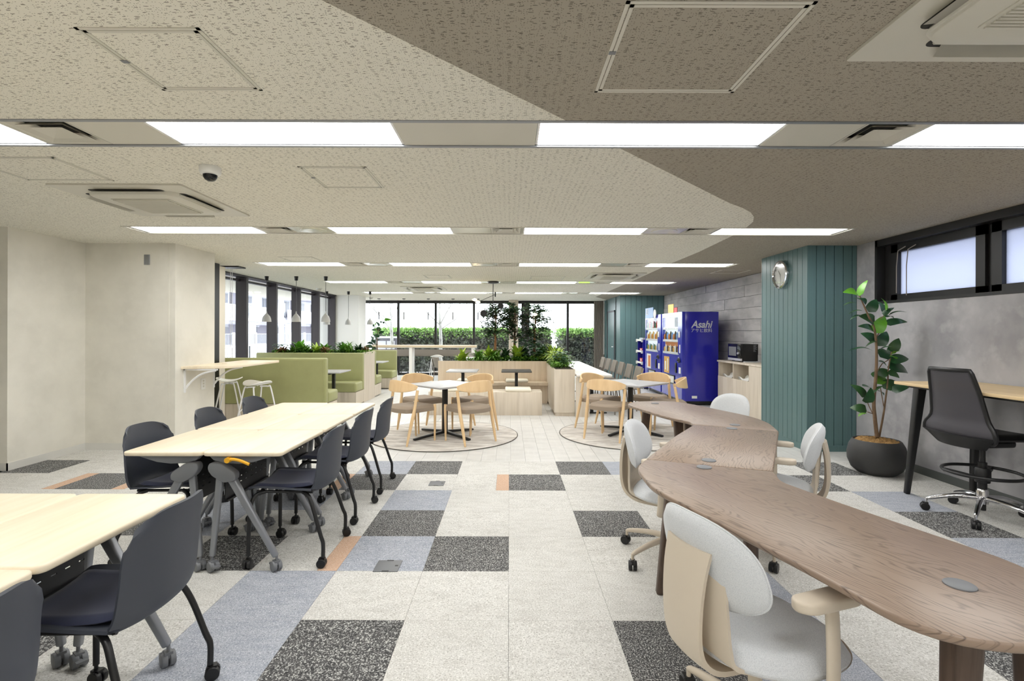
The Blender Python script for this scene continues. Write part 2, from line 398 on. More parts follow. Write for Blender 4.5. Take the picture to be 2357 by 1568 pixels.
def tag(o, label=None, cat=None, group=None, kind=None):
    if label: o['label'] = label
    if cat: o['category'] = cat
    if group: o['group'] = group
    if kind: o['kind'] = kind
    return o
def empty(name, loc=(0, 0, 0), rz=0):
    o = bpy.data.objects.new(name, None); COL.objects.link(o); o.location = loc; o.rotation_euler = (0, 0, rz); o.empty_display_size = .1
    return o
def kids(o): return [c for c in list(COL.objects) if c.parent == o]
def copy_tree(o, loc=None, rz=None, label=None):
    tree = {}
    for c in COL.objects:
        if c.parent: tree.setdefault(c.parent, []).append(c)
    def rec(a, par):
        c = a.copy(); COL.objects.link(c)
        if par is not None: c.parent = par
        for ch in tree.get(a, []): rec(ch, c)
        return c
    r = rec(o, None)
    if loc is not None: r.location = loc
    if rz is not None: r.rotation_euler = (0, 0, rz)
    if label: r['label'] = label
    return r
def struct(mb, name, m, parent=None, **k):
    o = mb.build(name, m, parent, **k)
    if parent is None: o['kind'] = 'structure'
    return o
ORD = ['first', 'second', 'third', 'fourth', 'fifth', 'sixth', 'seventh', 'eighth']

# ================================================================== SETTING
# ---- floor: slab, carpet tiles, planks
floor = struct(MB().box(-7.2, -4.2, -.2, 4.5, 16.5, -.008), 'floor', 'floor_base')
struct(MB().box(-60, -30, -.5, 60, 90, -.2), 'ground', 'asphalt')
tile_me = {}
def tile_mesh(kind, x0, x1, y0=0, y1=.5):
    key = (kind, round(x0, 3), round(x1, 3), round(y0, 3), round(y1, 3))
    if key not in tile_me:
        g = .0007
        tile_me[key] = MB().box(x0 + g, y0 + g, -.0079, x1 - g, y1 - g, 0).mesh('carpet_tile', M['carpet_' + kind])
    return tile_me[key]
DARK = {(-10, 0), (-8, 1), (-3, 1), (-2, 0), (1, 0), (0, 1), (-2, 3), (1, 3), (-1, 4), (-4, 4), (-2, 6), (1, 6), (6, 0), (5, 1), (6, 3), (7, 4), (-6, 3), (4, 6), (-7, 5), (-5, 6)}
BLUE = {(-2, 2), (-3, 0), (2, 0), (-2, 4), (-3, 5), (-3, 6), (-3, 7), (-4, 2), (4, 0), (4, 1), (6, 2), (6, 4), (5, 5), (2, 6), (2, 5), (6, 5), (-5, 2), (-6, 5), (3, 7), (-5, 3)}
ORANGE_R = {(-1, 1), (-3, 4), (-4, 1), (-9, 1)}      # tiles whose right edge is an orange strip
ORANGE_L = {(-7, 1)}
Y0 = 5.426
def put_tile(kind, i, r, x0=0, x1=.5, y1=.5):
    o = bpy.data.objects.new('carpet_tile', tile_mesh(kind, x0, x1, 0, y1)); COL.objects.link(o); o.parent = floor
    o.location = (.5 * i, Y0 - .5 * (r + 1), 0)
for r in range(-1, 8):
    for i in range(-11 if r < 1 else -10, 9):
        if r == -1 and not (-10 <= i <= -8): continue
        if i == 8 and .5 * i > 4.05: continue
        k = 'dark' if (i, r) in DARK else 'blue' if (i, r) in BLUE else 'light'
        ym = .49 if r == -1 else .5
        if i < -10 and r >= 1: continue
        if (i, r) in ORANGE_R: put_tile(k, i, r, 0, .385); put_tile('orange', i, r, .385, .5)
        elif (i, r) in ORANGE_L: put_tile('orange', i, r, 0, .115); put_tile(k, i, r, .115, .5)
        else: put_tile(k, i, r, 0, .5, ym)
carp = MB().box(-7.2, -4.2, -.0079, 4.1, Y0 - 4.0, 0); carp.box(-7.2, Y0 - 4, -.0079, -5.0, 5.0, 0)
tag(carp.build('carpet_tile', 'carpet_light', floor), kind='stuff')
PW = .1613
pm = MB().box(.0012, .0003, -.0079, PW - .0012, 1.2197, -.0006).mesh('floor_plank', M['vinyl'])
far_pl = MB(); n_pl = 0
for c in range(-31, 27):
    x = .018 + PW * c
    y = Y0 - rnd.choice([0, .3, .6, .9])
    while y < 16.4:
        a = max(y, Y0); b = min(y + 1.22, 16.4)
        if b - a > .03:
            in_front = x > -3.9 or a > 8.0
            vis = abs(x) < 1.02 * a and a < 11.2 and in_front and n_pl < 295
            if vis:
                n_pl += 1
                if b - a > 1.2: me = pm
                else: me = MB().box(.0008, .001, -.0079, PW - .0008, b - a - .001, -.0006).mesh('floor_plank', M['vinyl'])
                o = bpy.data.objects.new('floor_plank', me); COL.objects.link(o); o.parent = floor; o.location = (x, a, 0)
            elif x > -5.1: far_pl.box(x + .0008, a + .001, -.0079, x + PW - .0008, b - .001, -.0006)
        y += 1.22
tag(far_pl.build('floor_plank', 'vinyl', floor), kind='stuff')

# ---- ceiling with sunk equipment strips
STR = [(-2.53, -2.19), (-.03, .31), (2.47, 2.805), (4.955, 5.295), (7.485, 7.865), (10.2, 10.6), (12.93, 13.37)]
SX0, SX1 = -3.81, 3.40
EDGE = [(-6.0, -4.2), (-.589, 1.572), (.255, 2.441), (.626, 2.836), (1.752, 4.012), (1.92, 4.16), (2.06, 4.31), (2.17, 4.48), (2.26, 4.68), (2.32, 4.95), (2.36, 5.25), (2.41, 6.4), (2.40, 7.4), (2.45, 10.1), (2.47, 14.5), (3.05, 15.8), (3.05, 16.5)]
dark_poly = EDGE + [(4.6, 16.5), (4.6, -4.2)]
light_poly = EDGE[::-1] + [(-7.3, -4.2), (-7.3, 16.5)]
def clip(poly, x0, y0, x1, y1):
    for ax, val, sg in ((0, x0, 1), (0, x1, -1), (1, y0, 1), (1, y1, -1)):
        out = []
        for i in range(len(poly)):
            a, b = poly[i - 1], poly[i]
            ia = (a[ax] - val) * sg >= 0; ib = (b[ax] - val) * sg >= 0
            if ia != ib:
                t = (val - a[ax]) / (b[ax] - a[ax]); out.append((a[0] + (b[0] - a[0]) * t, a[1] + (b[1] - a[1]) * t))
            if ib: out.append(b)
        poly = out
        if not poly: return []
    return poly
rects = []
y = -4.2
for a, b in STR:
    rects.append((-7.3, y, 4.6, a)); rects.append((-7.3, a, SX0, b)); rects.append((SX1, a, 4.6, b)); y = b
rects.append((-7.3, y, 4.6, 16.5))
cl, cd = MB(), MB()
for rc in rects:
    for mb, poly in ((cl, light_poly), (cd, dark_poly)):
        p = clip(poly, *rc)
        if len(p) > 2: mb.prism(p, HC, HC + .1)
ceil = struct(cl, 'ceiling', 'ceiling_light')
c2 = struct(cd, 'ceiling', 'ceiling_dark'); c2['label'] = 'darker grey-brown painted part of the ceiling'
struct(MB().box(-7.3, -4.3, HC + .1, 4.62, 16.6, HC + .3), 'ceiling', 'ceiling_dark')
for a, b in STR:
    if a < 2: continue
    t = MB()
    t.box(SX0 - .01, a - .012, HC - .004, SX1 + .01, a + .012, HC + .02).box(SX0 - .01, b - .012, HC - .004, SX1 + .01, b + .012, HC + .02)
    t.box(SX0 - .01, a, HC - .004, SX0 + .012, b, HC + .02).box(SX1 - .012, a, HC - .004, SX1 + .01, b, HC + .02)
    t.build('strip_trim', 'grey_metal' if a < 3 else 'vent_white', ceil)
# lights
LX = [(-3.78, -2.55), (-1.82, -.585), (.14, 1.38), (2.1, 3.37)]
def ceiling_light(x0, x1, y0, y1, label):
    t = tag(empty('ceiling_light', ((x0 + x1) / 2, (y0 + y1) / 2, HC)), label, 'ceiling light', 'recessed LED ceiling lights')
    w2 = (x1 - x0) / 2; h2 = (y1 - y0) / 2 - .014
    f = MB()
    f.box(-w2, -h2, .004, w2, -h2 + .006, .06).box(-w2, h2 - .006, .004, w2, h2, .06).box(-w2, -h2, .004, -w2 + .012, h2, .06).box(w2 - .012, -h2, .004, w2, h2, .06)
    f.box(-w2, -h2, .06, w2, h2, .07)
    f.build('light_frame', 'white_metal', t)
    MB().box(-w2 + .013, -h2 + .007, .008, w2 - .013, h2 - .007, .03).build('diffuser', 'diffuser', t)
rown = ['', '', 'nearest', 'second', 'third', 'fourth', 'farthest']
for k, (a, b) in enumerate(STR):
    for j, (x0, x1) in enumerate(LX):
        if k < 2: lb = 'LED panel, %s from the left in the %s ceiling strip behind the camera' % (ORD[j], ['rear', 'closer'][k])
        else: lb = 'glowing LED panel, %s from the left in the %s ceiling strip' % (ORD[j], rown[k])
        ceiling_light(x0, x1, a, b, lb)
def air_vent(x0, x1, y0, y1, label):
    t = tag(empty('air_vent', ((x0 + x1) / 2, (y0 + y1) / 2, HC)), label, 'air vent', 'square ceiling air vents')
    w2 = (x1 - x0) / 2; h2 = (y1 - y0) / 2 - .014
    f = MB()
    def ring(a, b, z0, c, d, z1):
        vs = [(-a, -b, z0), (a, -b, z0), (a, b, z0), (-a, b, z0), (-c, -d, z1), (c, -d, z1), (c, d, z1), (-c, d, z1)]
        f.add(vs, [(0, 1, 5, 4), (1, 2, 6, 5), (2, 3, 7, 6), (3, 0, 4, 7), (4, 5, 1, 0), (5, 6, 2, 1), (6, 7, 3, 2), (7, 4, 0, 3)][:4])
    ring(w2, h2, .002, w2 - .015, h2 - .015, .004)
    f.build('vent_frame', 'vent_white', t)
    f = MB(); ring(w2 - .015, h2 - .015, .004, w2 - .05, h2 - .05, .03)
    ring(w2 - .045, h2 - .045, .002, w2 - .085, h2 - .085, .03); ring(w2 - .08, h2 - .08, .002, .004, .004, .035)
    f.build('louver', 'vent_white', t)
    MB().box(-w2, -h2, .045, w2, h2, .06).build('vent_duct', 'vent_dark', t)
for k, (a, b) in enumerate(STR):
    if k < 2: continue
    pn = MB()
    gaps = [(-2.55, -1.82), (-.585, .14), (1.38, 2.1)]
    V = {0: (-2.53, -2.2), 1: (-.19, .11), 2: (1.77, 2.08)}
    for j, (g0, g1) in enumerate(gaps):
        vent = V[j] if not (j == 1 and k == 2) else None
        segs = [(g0, g1)] if vent is None else [(g0, vent[0]), (vent[1], g1)]
        for s0, s1 in segs:
            if s1 - s0 > .02: pn.box(s0 + .002, a + .013, HC + .002, s1 - .002, b - .013, HC + .03)
        if vent: air_vent(vent[0], vent[1], a, b, 'square louvred vent between the %s and %s panels of the %s ceiling strip' % (ORD[j], ORD[j + 1], rown[k]))
    pn.build('strip_panel', 'vent_white' if k == 2 else 'strip_metal', ceil)
# speakers in the strips
for x, k in ((-2.0, 3), (1.57, 3), (-2.0, 4), (-.38, 4)):
    yc = sum(STR[k]) / 2
    s_ = MB().lathe([(.13, HC + .002), (.125, HC - .004), (.1, HC - .006), (.04, HC - .004)], 28, (x, yc, 0)).build('ceiling_speaker', 'strip_metal', smooth=40)
    tag(s_, 'round ceiling speaker plate %s in the %s ceiling strip' % ('at the left' if x < -1 else 'right of centre' if x > 1 else 'near the centre', rown[k]), 'speaker')

# ---- hatches
def hatch(x0, y0, x1, y1, label, dark=False, fr=.03, m='vent_white'):
    t = tag(empty('ceiling_hatch', ((x0 + x1) / 2, (y0 + y1) / 2, HC)), label, 'access hatch', 'ceiling access hatches')
    w2 = (x1 - x0) / 2; h2 = (y1 - y0) / 2
    f = MB()
    for q in (0, fr * .55):
        e = fr * .42
        f.box(-w2 + q, -h2 + q, -.003, w2 - q, -h2 + q + e, 0).box(-w2 + q, h2 - q - e, -.003, w2 - q, h2 - q, 0)
        f.box(-w2 + q, -h2 + q, -.003, -w2 + q + e, h2 - q, 0).box(w2 - q - e, -h2 + q, -.003, w2 - q, h2 - q, 0)
    f.build('hatch_frame', m, t)
    MB().box(-w2 + fr, -h2 + fr, -.0015, w2 - fr, h2 - fr, 0).build('hatch_panel', 'ceiling_dark' if dark else 'ceiling_light', t)
    MB().box(-w2 + .002, -.02, -.005, -w2 + fr * .9, .0, 0).build('latch', 'grey_plastic', t)
hatch(-1.487, 1.715, -1.06, 2.16, 'square access hatch in the pale ceiling, nearest on the left')
hatch(.362, 1.57, .958, 2.165, 'large square access hatch in the dark ceiling overhead', True)
hatch(-1.33, 3.15, -.9, 3.615, 'square access hatch between camera dome and ceiling centre')
hatch(-3.3, 2.99, -2.71, 3.455, 'access hatch beside the left ceiling air conditioner')
hatch(-3.2, 6.93, -2.72, 7.39, 'access hatch just in front of the third light strip, left')
hatch(-1.57, 9.1, -1.1, 9.65, 'small access hatch before the fourth light strip, left of centre')
hatch(.39, 9.22, 1.03, 9.9, 'access hatch left of the round-vented air conditioner near centre')
hatch(3.45, 8.2, 3.95, 8.72, 'access hatch in dark ceiling before the clock column', True)

# ---- ceiling air conditioners
def cassette(cx, cy, label, rz=0, fw=.475):
    t = tag(empty('air_conditioner', (cx, cy, HC), rz), label, 'air conditioner', 'ceiling cassette air conditioners')
    MB().prism(rrect(-fw, -fw, fw, fw, .012), -.012, 0).build('ac_panel', 'vent_white', t)
    f = MB()
    for k in range(4):
        f.M = Matrix.Rotation(k * PI / 2, 4, 'Z')
        f.prism(rrect(-.27, .315, .27, .375, .028), -.0135, -.0118)
    f.build('air_outlet', 'vent_dark', t)
    # raised rounded centre
    def ring(z, r, d): return [(x, y, z) for x, y in rrect(-r, -r, r, r, d, 6)]
    rs = [ring(-.012, .335, .09), ring(-.034, .325, .09), ring(-.04, .31, .085)]
    c = MB(); n = len(rs[0]); vs = sum(rs, [])
    fs = [(i * n + k, (i + 1) * n + k, (i + 1) * n + (k + 1) % n, i * n + (k + 1) % n) for i in range(2) for k in range(n)]
    c.add(vs, fs + [tuple(range(2 * n, 3 * n))[::-1]])
    c.build('ac_cover', 'vent_white', t, smooth=40)
    f = MB()
    for k in range(4):
        f.M = Matrix.Rotation(k * PI / 2, 4, 'Z')
        f.add([(-.23, .33, -.018), (.23, .33, -.018), (.21, .40, -.036), (-.21, .40, -.036)], [(0, 1, 2, 3), (3, 2, 1, 0)])
        f.tube([(-.26, .333, -.02), (.26, .333, -.02)], .008, 6)
    f.build('air_flap', 'vent_white', t)
    g = MB().prism(rrect(-.22, -.22, .22, .22, .012), -.044, -.04)
    for k in range(26): yy = -.205 + .41 * k / 25; g.box(-.205, yy - .004, -.05, .205, yy + .004, -.044)
    g.build('intake_grille', 'vent_white', t, smooth=None)
cassette(-2.78, 4.0, 'white ceiling air conditioner on the left beside the dome camera')
cassette(1.735, 1.42, 'white ceiling air conditioner overhead in the dark ceiling at the frame edge')
cassette(1.88, 9.1, 'white ceiling air conditioner right of centre, where the ceiling colour changes')
cassette(-1.99, 11.8, 'white ceiling air conditioner before the far windows, left of the black lamp')

# ---- dome camera, detectors
t = tag(empty('dome_camera', (-1.885, 3.17, HC)), 'white dome security camera with black eye on the ceiling', 'security camera')
MB().lathe([(.062, 0), (.062, -.03), (.056, -.045), (.045, -.05)], 28).build('housing', 'white_plastic', t, smooth=40)
MB().lathe([(.042, -.048), (.04, -.064), (.03, -.08), (.015, -.088), (.001, -.09)], 24).build('lens_dome', 'black_glass', t, smooth=60)
for x, y, lb in ((-4.5, 11.9, 'round white smoke detector above the green booths by the left windows'), (-4.1, 14.9, 'round white smoke detector near the far windows at the left')):
    t = tag(empty('smoke_detector', (x, y, HC)), lb, 'smoke detector', 'smoke detectors')
    MB().lathe([(.07, 0), (.07, -.02)], 20).build('base', 'white_plastic', t, smooth=40)
    MB().lathe([(.06, -.02), (.045, -.05), (.02, -.055)], 20).build('sensor', 'vent_white', t, smooth=40)

# ---- walls
WH = HC + .05
wl = MB().box(-7.4, 5.0, -.1, -4.98, 6.7, WH).box(-4.98, 5.918, -.1, -3.92, 6.7, WH).box(-7.4, 6.7, -.1, -4.7, 7.5, WH)
wl = struct(wl, 'wall_left', 'wall_cream')
struct(MB().box(-7.6, -4.2, -.1, -7.2, 5.0, WH), 'wall_left', 'wall_cream')
struct(MB().box(-7.6, -4.5, -.1, 4.7, -4.2, WH), 'wall_back', 'wall_cream')
b = MB().box(-7.2, 4.99, -.02, -4.97, 5.0, .075).box(-4.98, 4.99, -.02, -4.97, 5.918, .075).box(-4.98, 5.908, -.02, -3.91, 5.918, .075).box(-3.92, 5.908, -.02, -3.91, 6.7, .075)
struct(b, 'baseboard_left', 'baseboard_light')
struct(MB().box(-3.965, 5.912, .075, -3.92, 5.918, WH).box(-4.0, 5.914, .075, -3.995, 5.918, WH), 'trim_1', 'wall_cream')
struct(MB().box(-5.3, 7.5, -.1, -4.42, 7.68, HC), 'wall_left', 'black_frame')
tag(MB().box(-4.47, 7.69, .03, -4.425, 7.845, HC - .03).build('roller_blind', 'blind_cream'), 'cream blind strip hanging at the start of the left windows', 'blind')
# bead chain
c = MB()
for dy in (0, .05): c.tube([(-4.44, 8.02 + dy, HC - .03), (-4.44, 8.02 + dy, .62)], .004, 5)
c.tube([(-4.44, 8.02, .62), (-4.44, 8.03, .6), (-4.44, 8.06, .6), (-4.44, 8.07, .62)], .004, 5)
tag(c.build('blind_cord', 'white_plastic'), 'thin white blind cord loop hanging beside the cream blind', 'cord')
# left windows
wn = MB()
def window(name, m, frame, panes):
    o = struct(frame, name, m)
    for i, p in enumerate(panes): p.build('glass_pane', 'glass', o)
    return o
fins = [8.1, 9.31, 10.5, 11.69, 12.86, 14.04]
f = MB()
for y_ in fins: f.box(-5.06, y_, -.05, -4.86, y_ + .07, HC)
f.box(-5.1, 7.7, HC - .03, -4.84, 14.1, HC).box(-5.06, 7.7, 2.32, -4.98, 14.1, 2.36).box(-5.06, 7.7, -.1, -4.98, 14.1, .06)
window('window_1', 'dark_frame', f, [MB().box(-5.03, a + .07, .06, -5.022, b, 2.32) for a, b in zip([7.7] + fins, fins)][1:] + [MB().box(-5.03, 7.74, .06, -5.022, 8.1, 2.32)])
struct(MB().box(-5.1, 7.9, HC - .02, -4.25, 8.12, HC + .0), 'trim_2', 'black_frame')
struct(MB().box(-5.3, 14.1, -.1, -4.22, 14.8, WH), 'wall_left', 'white_wall')
f = MB().box(-5.06, 14.8, -.05, -4.98, 14.86, HC).box(-5.06, 14.8, 2.34, -4.98, 16.4, HC).box(-5.06, 14.8, -.1, -4.98, 16.4, .06)
window('window_2', 'black_frame', f, [MB().box(-5.03, 14.86, .06, -5.022, 16.36, 2.34)])
# far windows
f = MB()
mx = [-5.03, -3.6, -2.39, -1.15, .52, 1.89, 3.1]
f.box(-5.1, 16.34, 2.33, 3.1, 16.44, 2.42).box(-5.1, 16.34, -.1, 3.1, 16.44, .08)
for i, x in enumerate(mx):
    hw = .13 if i == 4 else .035
    f.box(x - hw, 16.3, -.05, x + hw, 16.44, 2.42)
pan = []
for a, b in zip(mx, mx[1:]):
    a2 = a + (.13 if abs(a - .52) < .01 else .035); b2 = b - (.13 if abs(b - .52) < .01 else .035)
    pan.append(MB().box(a2, 16.39, .08, b2, 16.398, 2.33))
w3 = window('window_3', 'black_frame', f, pan)
struct(MB().box(-4.95, 16.2, .62, .3, 16.28, .84), 'trim_3', 'curtain_grey')
# wood-clad post before the far windows
struct(MB().box(-.02, 15.9, 0, .14, 16.2, HC).box(.14, 15.98, 0, .28, 16.2, HC), 'wall_far', 'oak_grey')
# curtain
c = MB()
def cur(u, v): return (2.72 + .33 * u, 16.22 + .018 * math.sin(u * 2 * PI * 7), .05 + (HC - .07) * v)
c.grid(cur, 84, 1, .004)
tag(c.build('curtain', 'curtain_grey', smooth=60), 'gathered grey curtain at the right end of the far windows', 'curtain')
c = MB().tube([(3.0, 16.05, HC - .02), (3.0, 16.05, .7)], .006, 6).tube([(3.02, 16.05, HC - .02), (3.02, 16.05, .7)], .006, 6)
tag(c.build('pull_cord', 'white_plastic'), 'white pull cord hanging beside the grey curtain', 'cord')

# right wall with high windows
WX = 4.08
wr = MB().box(WX, -4.2, -.1, 4.6, 5.92, 1.735).box(WX, 5.62, 1.735, 4.6, 5.92, WH).box(WX, -4.2, 1.735, 4.6, -1.0, WH).box(4.28, 5.92, -.1, 4.6, 13.9, WH)
wr = struct(wr, 'wall_right', 'wall_concrete')
struct(MB().box(WX - .012, -4.2, -.02, WX, 5.92, .075), 'baseboard_right', 'baseboard_dark')
def hiwin(name, y0, y1):
    f = MB()
    f.box(4.17, y0, 1.735, 4.26, y0 + .09, 2.35).box(4.17, y1 - .09, 1.735, 4.26, y1, 2.35).box(4.17, y0, 1.735, 4.26, y1, 1.81).box(4.17, y0, 2.265, 4.26, y1, 2.35)
    o = struct(f, name, 'black_frame')
    MB().box(4.21, y0 + .09, 1.81, 4.22, y1 - .09, 2.265).build('frosted_pane', 'frosted', o)
    return o
hiwin('window_4', 4.42, 5.51); hiwin('window_5', 3.18, 4.36); hiwin('window_6', 1.95, 3.12)
f = MB().box(WX - .005, -1.0, 1.715, 4.35, 5.62, 1.745).box(WX - .005, -1.0, 2.35, 4.35, 5.62, HC + .05).box(WX - .005, 5.59, 1.735, 4.35, 5.625, HC).box(4.17, 5.51, 1.735, 4.3, 5.62, HC)
f.box(4.2, 4.36, 1.735, 4.26, 4.42, HC).box(4.2, 3.12, 1.735, 4.26, 3.18, HC).box(4.17, -1, 1.735, 4.3, 1.95, HC)
f.box(WX + .02, -1.0, 2.385, WX + .035, 5.6, 2.40)
struct(f, 'trim_4', 'black_frame')
f = MB()
for x_, y_, L_ in ((4.13, 5.36, .30), (4.15, 5.25, .33)): f.tube([(x_, y_ - .1, 2.30), (x_, y_, 2.27), (x_, y_ + .02, 2.1), (x_, y_ + .02, 2.12 - L_)], .005, 6)
tag(f.build('pull_cord', 'curtain_grey'), 'pair of thin operating cords at the high black window', 'cord')
f = MB()
for k in range(9): f.add([(4.66, -1, 1.70 + .09 * k), (4.66, 5.5, 1.70 + .09 * k), (4.72, 5.5, 1.75 + .09 * k), (4.72, -1, 1.75 + .09 * k)], [(0, 1, 2, 3), (3, 2, 1, 0)])
tag(f.build('band_slats', 'white_metal'), 'row of pale slats added outdoors for soft light bands in the frosted high windows', 'screen')  # slats added outside to shape soft light bands on the frosted panes

# stone tiles on the far right wall
MB().box(4.277, 7.0, 0, 4.2805, 13.9, HC).build('grout', 'baseboard_dark', wr)
th = .2055
for r in range(12):
    z0 = r * th; z1 = min(z0 + th, HC) - .006
    y_ = 7.0 - [0, .6, .25, .85][r % 4]
    while y_ < 13.9:
        a = max(y_, 7.0); b = min(y_ + 1.2, 13.9)
        if b - a > .05:
            d = rnd.choice([.012, .016, .02])
            o = MB().box(4.28 - d, a + .003, z0, 4.279, b - .003, z1).build('stone_tile', 'stone_tile', wr)
        y_ += 1.2
# teal clad columns
def boards(parent, p0, p1, nrm, z0, z1, w=.105, start=0, skip=None):
    p0 = Vector(p0); p1 = Vector(p1); d = (p1 - p0); L_ = d.length; d.normalize(); nrm = Vector(nrm)
    a = start
    while a < L_ - .004:
        b = min(a + w, L_)
        if a < 0: a = 0
        q0 = p0 + d * (a + .0038); q1 = p0 + d * (b - .0038)
        if not (skip and q0.y > skip[0] and q1.y < skip[1]):
            c0 = q0 + nrm * .012; c1 = q1 + nrm * .012
            xs = [q0.x, q1.x, c0.x, c1.x]; ys = [q0.y, q1.y, c0.y, c1.y]
            MB().box(min(xs), min(ys), z0, max(xs), max(ys), z1).build('board', 'teal', parent)
        a += w if a or not start else w + start
    return
col1 = struct(MB().box(3.512, 5.932, -.1, 4.3, 7.0, WH), 'wall_column', 'teal_groove')
boards(col1, (3.5, 5.932, 0), (4.08, 5.932, 0), (0, -1, 0), .07, HC)
boards(col1, (3.512, 5.92, 0), (3.512, 7.0, 0), (-1, 0, 0), .07, HC)
MB().box(3.495, 5.914, 0, 4.08, 5.932, .07).box(3.495, 5.914, 0, 3.512, 7.0, .07).build('baseboard', 'teal', col1)
col2 = struct(MB().box(3.062, 13.912, -.1, 4.5, 16.5, WH), 'wall_column', 'teal_groove')
boards(col2, (3.05, 13.912, 0), (4.28, 13.912, 0), (0, -1, 0), .07, HC, w=.15)
boards(col2, (3.062, 13.9, 0), (3.062, 16.4, 0), (-1, 0, 0), .07, HC, w=.15, skip=(14.45, 15.75))
MB().box(3.05, 13.9, 0, 4.28, 13.912, .07).build('baseboard', 'teal', col2)
d = struct(MB().box(3.04, 14.62, 0, 3.062, 15.58, 2.0), 'door_1', 'teal')
MB().box(3.03, 14.56, 0, 3.062, 14.62, 2.05).box(3.03, 15.58, 0, 3.062, 15.64, 2.05).box(3.03, 14.56, 2.0, 3.062, 15.64, 2.05).build('door_frame', 'dark_frame', d)
MB().tube([(3.04, 14.75, .98), (3.0, 14.75, .98), (3.0, 14.87, .98)], .009, 8).build('door_handle', 'chrome', d)
f = MB().box(3.05, 15.64, 0, 3.062, 15.8, HC).box(3.05, 14.4, 0, 3.062, 14.56, HC).box(3.05, 14.56, 2.05, 3.062, 15.64, HC)
f.build('door_surround', 'teal', col2)

# ================================================================== FURNITURE
def caster(mb_parent, name, x, y, h=.05, r=.024, m='black_plastic', rot=0, brake=None, z0=0):
    """twin wheel caster, standing on the floor at x, y; joined wheels + fork"""
    b = MB(); b.M = Matrix.Translation((x, y, z0)) @ Matrix.Rotation(rot, 4, 'Z')
    w = r * .42
    for s_ in (-1, 1):
        b.lathe([(r * .55, s_ * (w * 2.1)), (r * .92, s_ * w * 2.0), (r, s_ * w * 1.7), (r, s_ * w * .5), (r * .9, s_ * w * .25)], 16, (0, 0, 0), axis='y')
    o = len(b.v)
    # lift to wheel height, offset behind the stem
    b.v = b.v[:0]; b.f = []
    for s_ in (-1, 1):
        q = MB(); q.lathe([(r * .5, s_ * w * 2.1), (r * .93, s_ * w * 2.0), (r, s_ * w * 1.75), (r, s_ * w * .5), (r * .9, s_ * w * .3)], 16, (0, 0, 0), axis='y')
        b.add([(a + .008, c, e + r) for a, c, e in q.v], q.f)
    b.box(-.012, -w * 1.2, r * 1.2, .024, w * 1.2, r * 2.1)
    b.tube([(0, 0, r * 1.8), (0, 0, h + .004)], .007, 8)
    if brake: b.box(.012, -w * 1.6, r * 1.0, r * 1.9, w * 1.6, r * 1.35)
    return b.build(name, m, mb_parent, smooth=40)

# ---- navy shell chair on casters (faces +x)
def shell_chair():
    t = empty('shell_chair')
    prof = bez([(.235, 0, .435), (.21, 0, .452), (.12, 0, .452), (0, 0, .444), (-.10, 0, .438), (-.178, 0, .438), (-.220, 0, .472), (-.232, 0, .57), (-.240, 0, .68), (-.264, 0, .80)], 6)
    def shell(u, v):
        p = sample(prof, v); s = 2 * u - 1
        seat = max(0, min(1, (v - .52) / .12))     # 0 seat, 1 back
        w = .205 + .012 * math.sin(v * PI)
        e = 1
        if v < .10: e = 1 - (1 - v / .10) ** 2 * .10
        if v > .9: e = 1 - ((v - .9) / .1) ** 2.2 * .17
        w *= e
        y = s * w
        x = p.x; z = p.z
        z += (1 - seat) * (.022 * abs(s) ** 3) - (.02 * abs(s) ** 4 if v > .93 else 0)
        x += seat * .058 * abs(s) ** 2.2
        # the sides wrap forwards low on the back
        wrap = math.exp(-((v - .60) / .13) ** 2)
        x += wrap * .012 * abs(s) ** 3
        if v > .86: z -= .035 * ((v - .86) / .14) * abs(s) ** 5
        return (x, y, z)
    MB().grid(shell, 18, 34, .011).build('shell', 'navy_shell', t, smooth=60)
    def pad(u, v):
        x = .212 - .345 * v; s = 2 * u - 1
        w = .185 * (1 - .12 * max(0, (.12 - v) / .12) ** 2) * (1 - .10 * max(0, (v - .85) / .15) ** 2)
        ed = min(1, min(u, 1 - u, v * .8 + .001, (1 - v) * .8 + .001) / .06)
        return (x, s * w, .452 + .0 + .020 * math.sqrt(ed) + .016 * abs(s) ** 3 - .010 * math.sin(v * PI))
    MB().grid(pad, 16, 16, .004).build('seat_pad', 'navy_fabric', t, smooth=70)
    f = MB()
    f.tube([(.17, -.17, .43), (.17, .17, .43)], .009, 8).tube([(-.13, -.17, .425), (-.13, .17, .425)], .009, 8)
    f.tube([(.19, -.165, .43), (-.14, -.165, .425)], .009, 8).tube([(.19, .165, .43), (-.14, .165, .425)], .009, 8)
    f.build('seat_frame', 'black_metal', t, smooth=40)
    for s in (-1, 1):
        p = bez([(.14, s * .165, .43), (.185, s * .19, .415), (.205, s * .212, .36), (.21, s * .222, .24), (.212, s * .225, .075)], 5)
        MB().tube(p, .0115, 10).build('leg', 'black_metal', t, smooth=40)
        p = bez([(-.08, s * .165, .425), (-.125, s * .19, .405), (-.16, s * .21, .33), (-.205, s * .225, .19), (-.222, s * .23, .14), (-.222, s * .23, .06)], 5)
        MB().tube(p, .0115, 10).build('leg', 'black_metal', t, smooth=40)
        caster(t, 'caster', .212, s * .225, .08, .027, rot=rnd.uniform(0, 6))
        caster(t, 'caster', -.222, s * .23, .08, .027, rot=rnd.uniform(0, 6))
    return t
chair0 = shell_chair()
SG = 'navy shell chairs at the maple desks'
def place_shell(x, y, rz, label, first=[True]):
    if first[0]:
        o = chair0; o.location = (x, y, 0); o.rotation_euler = (0, 0, rz); first[0] = False
    else: o = copy_tree(chair0, (x, y, 0), rz)
    tag(o, label, 'chair', SG); return o
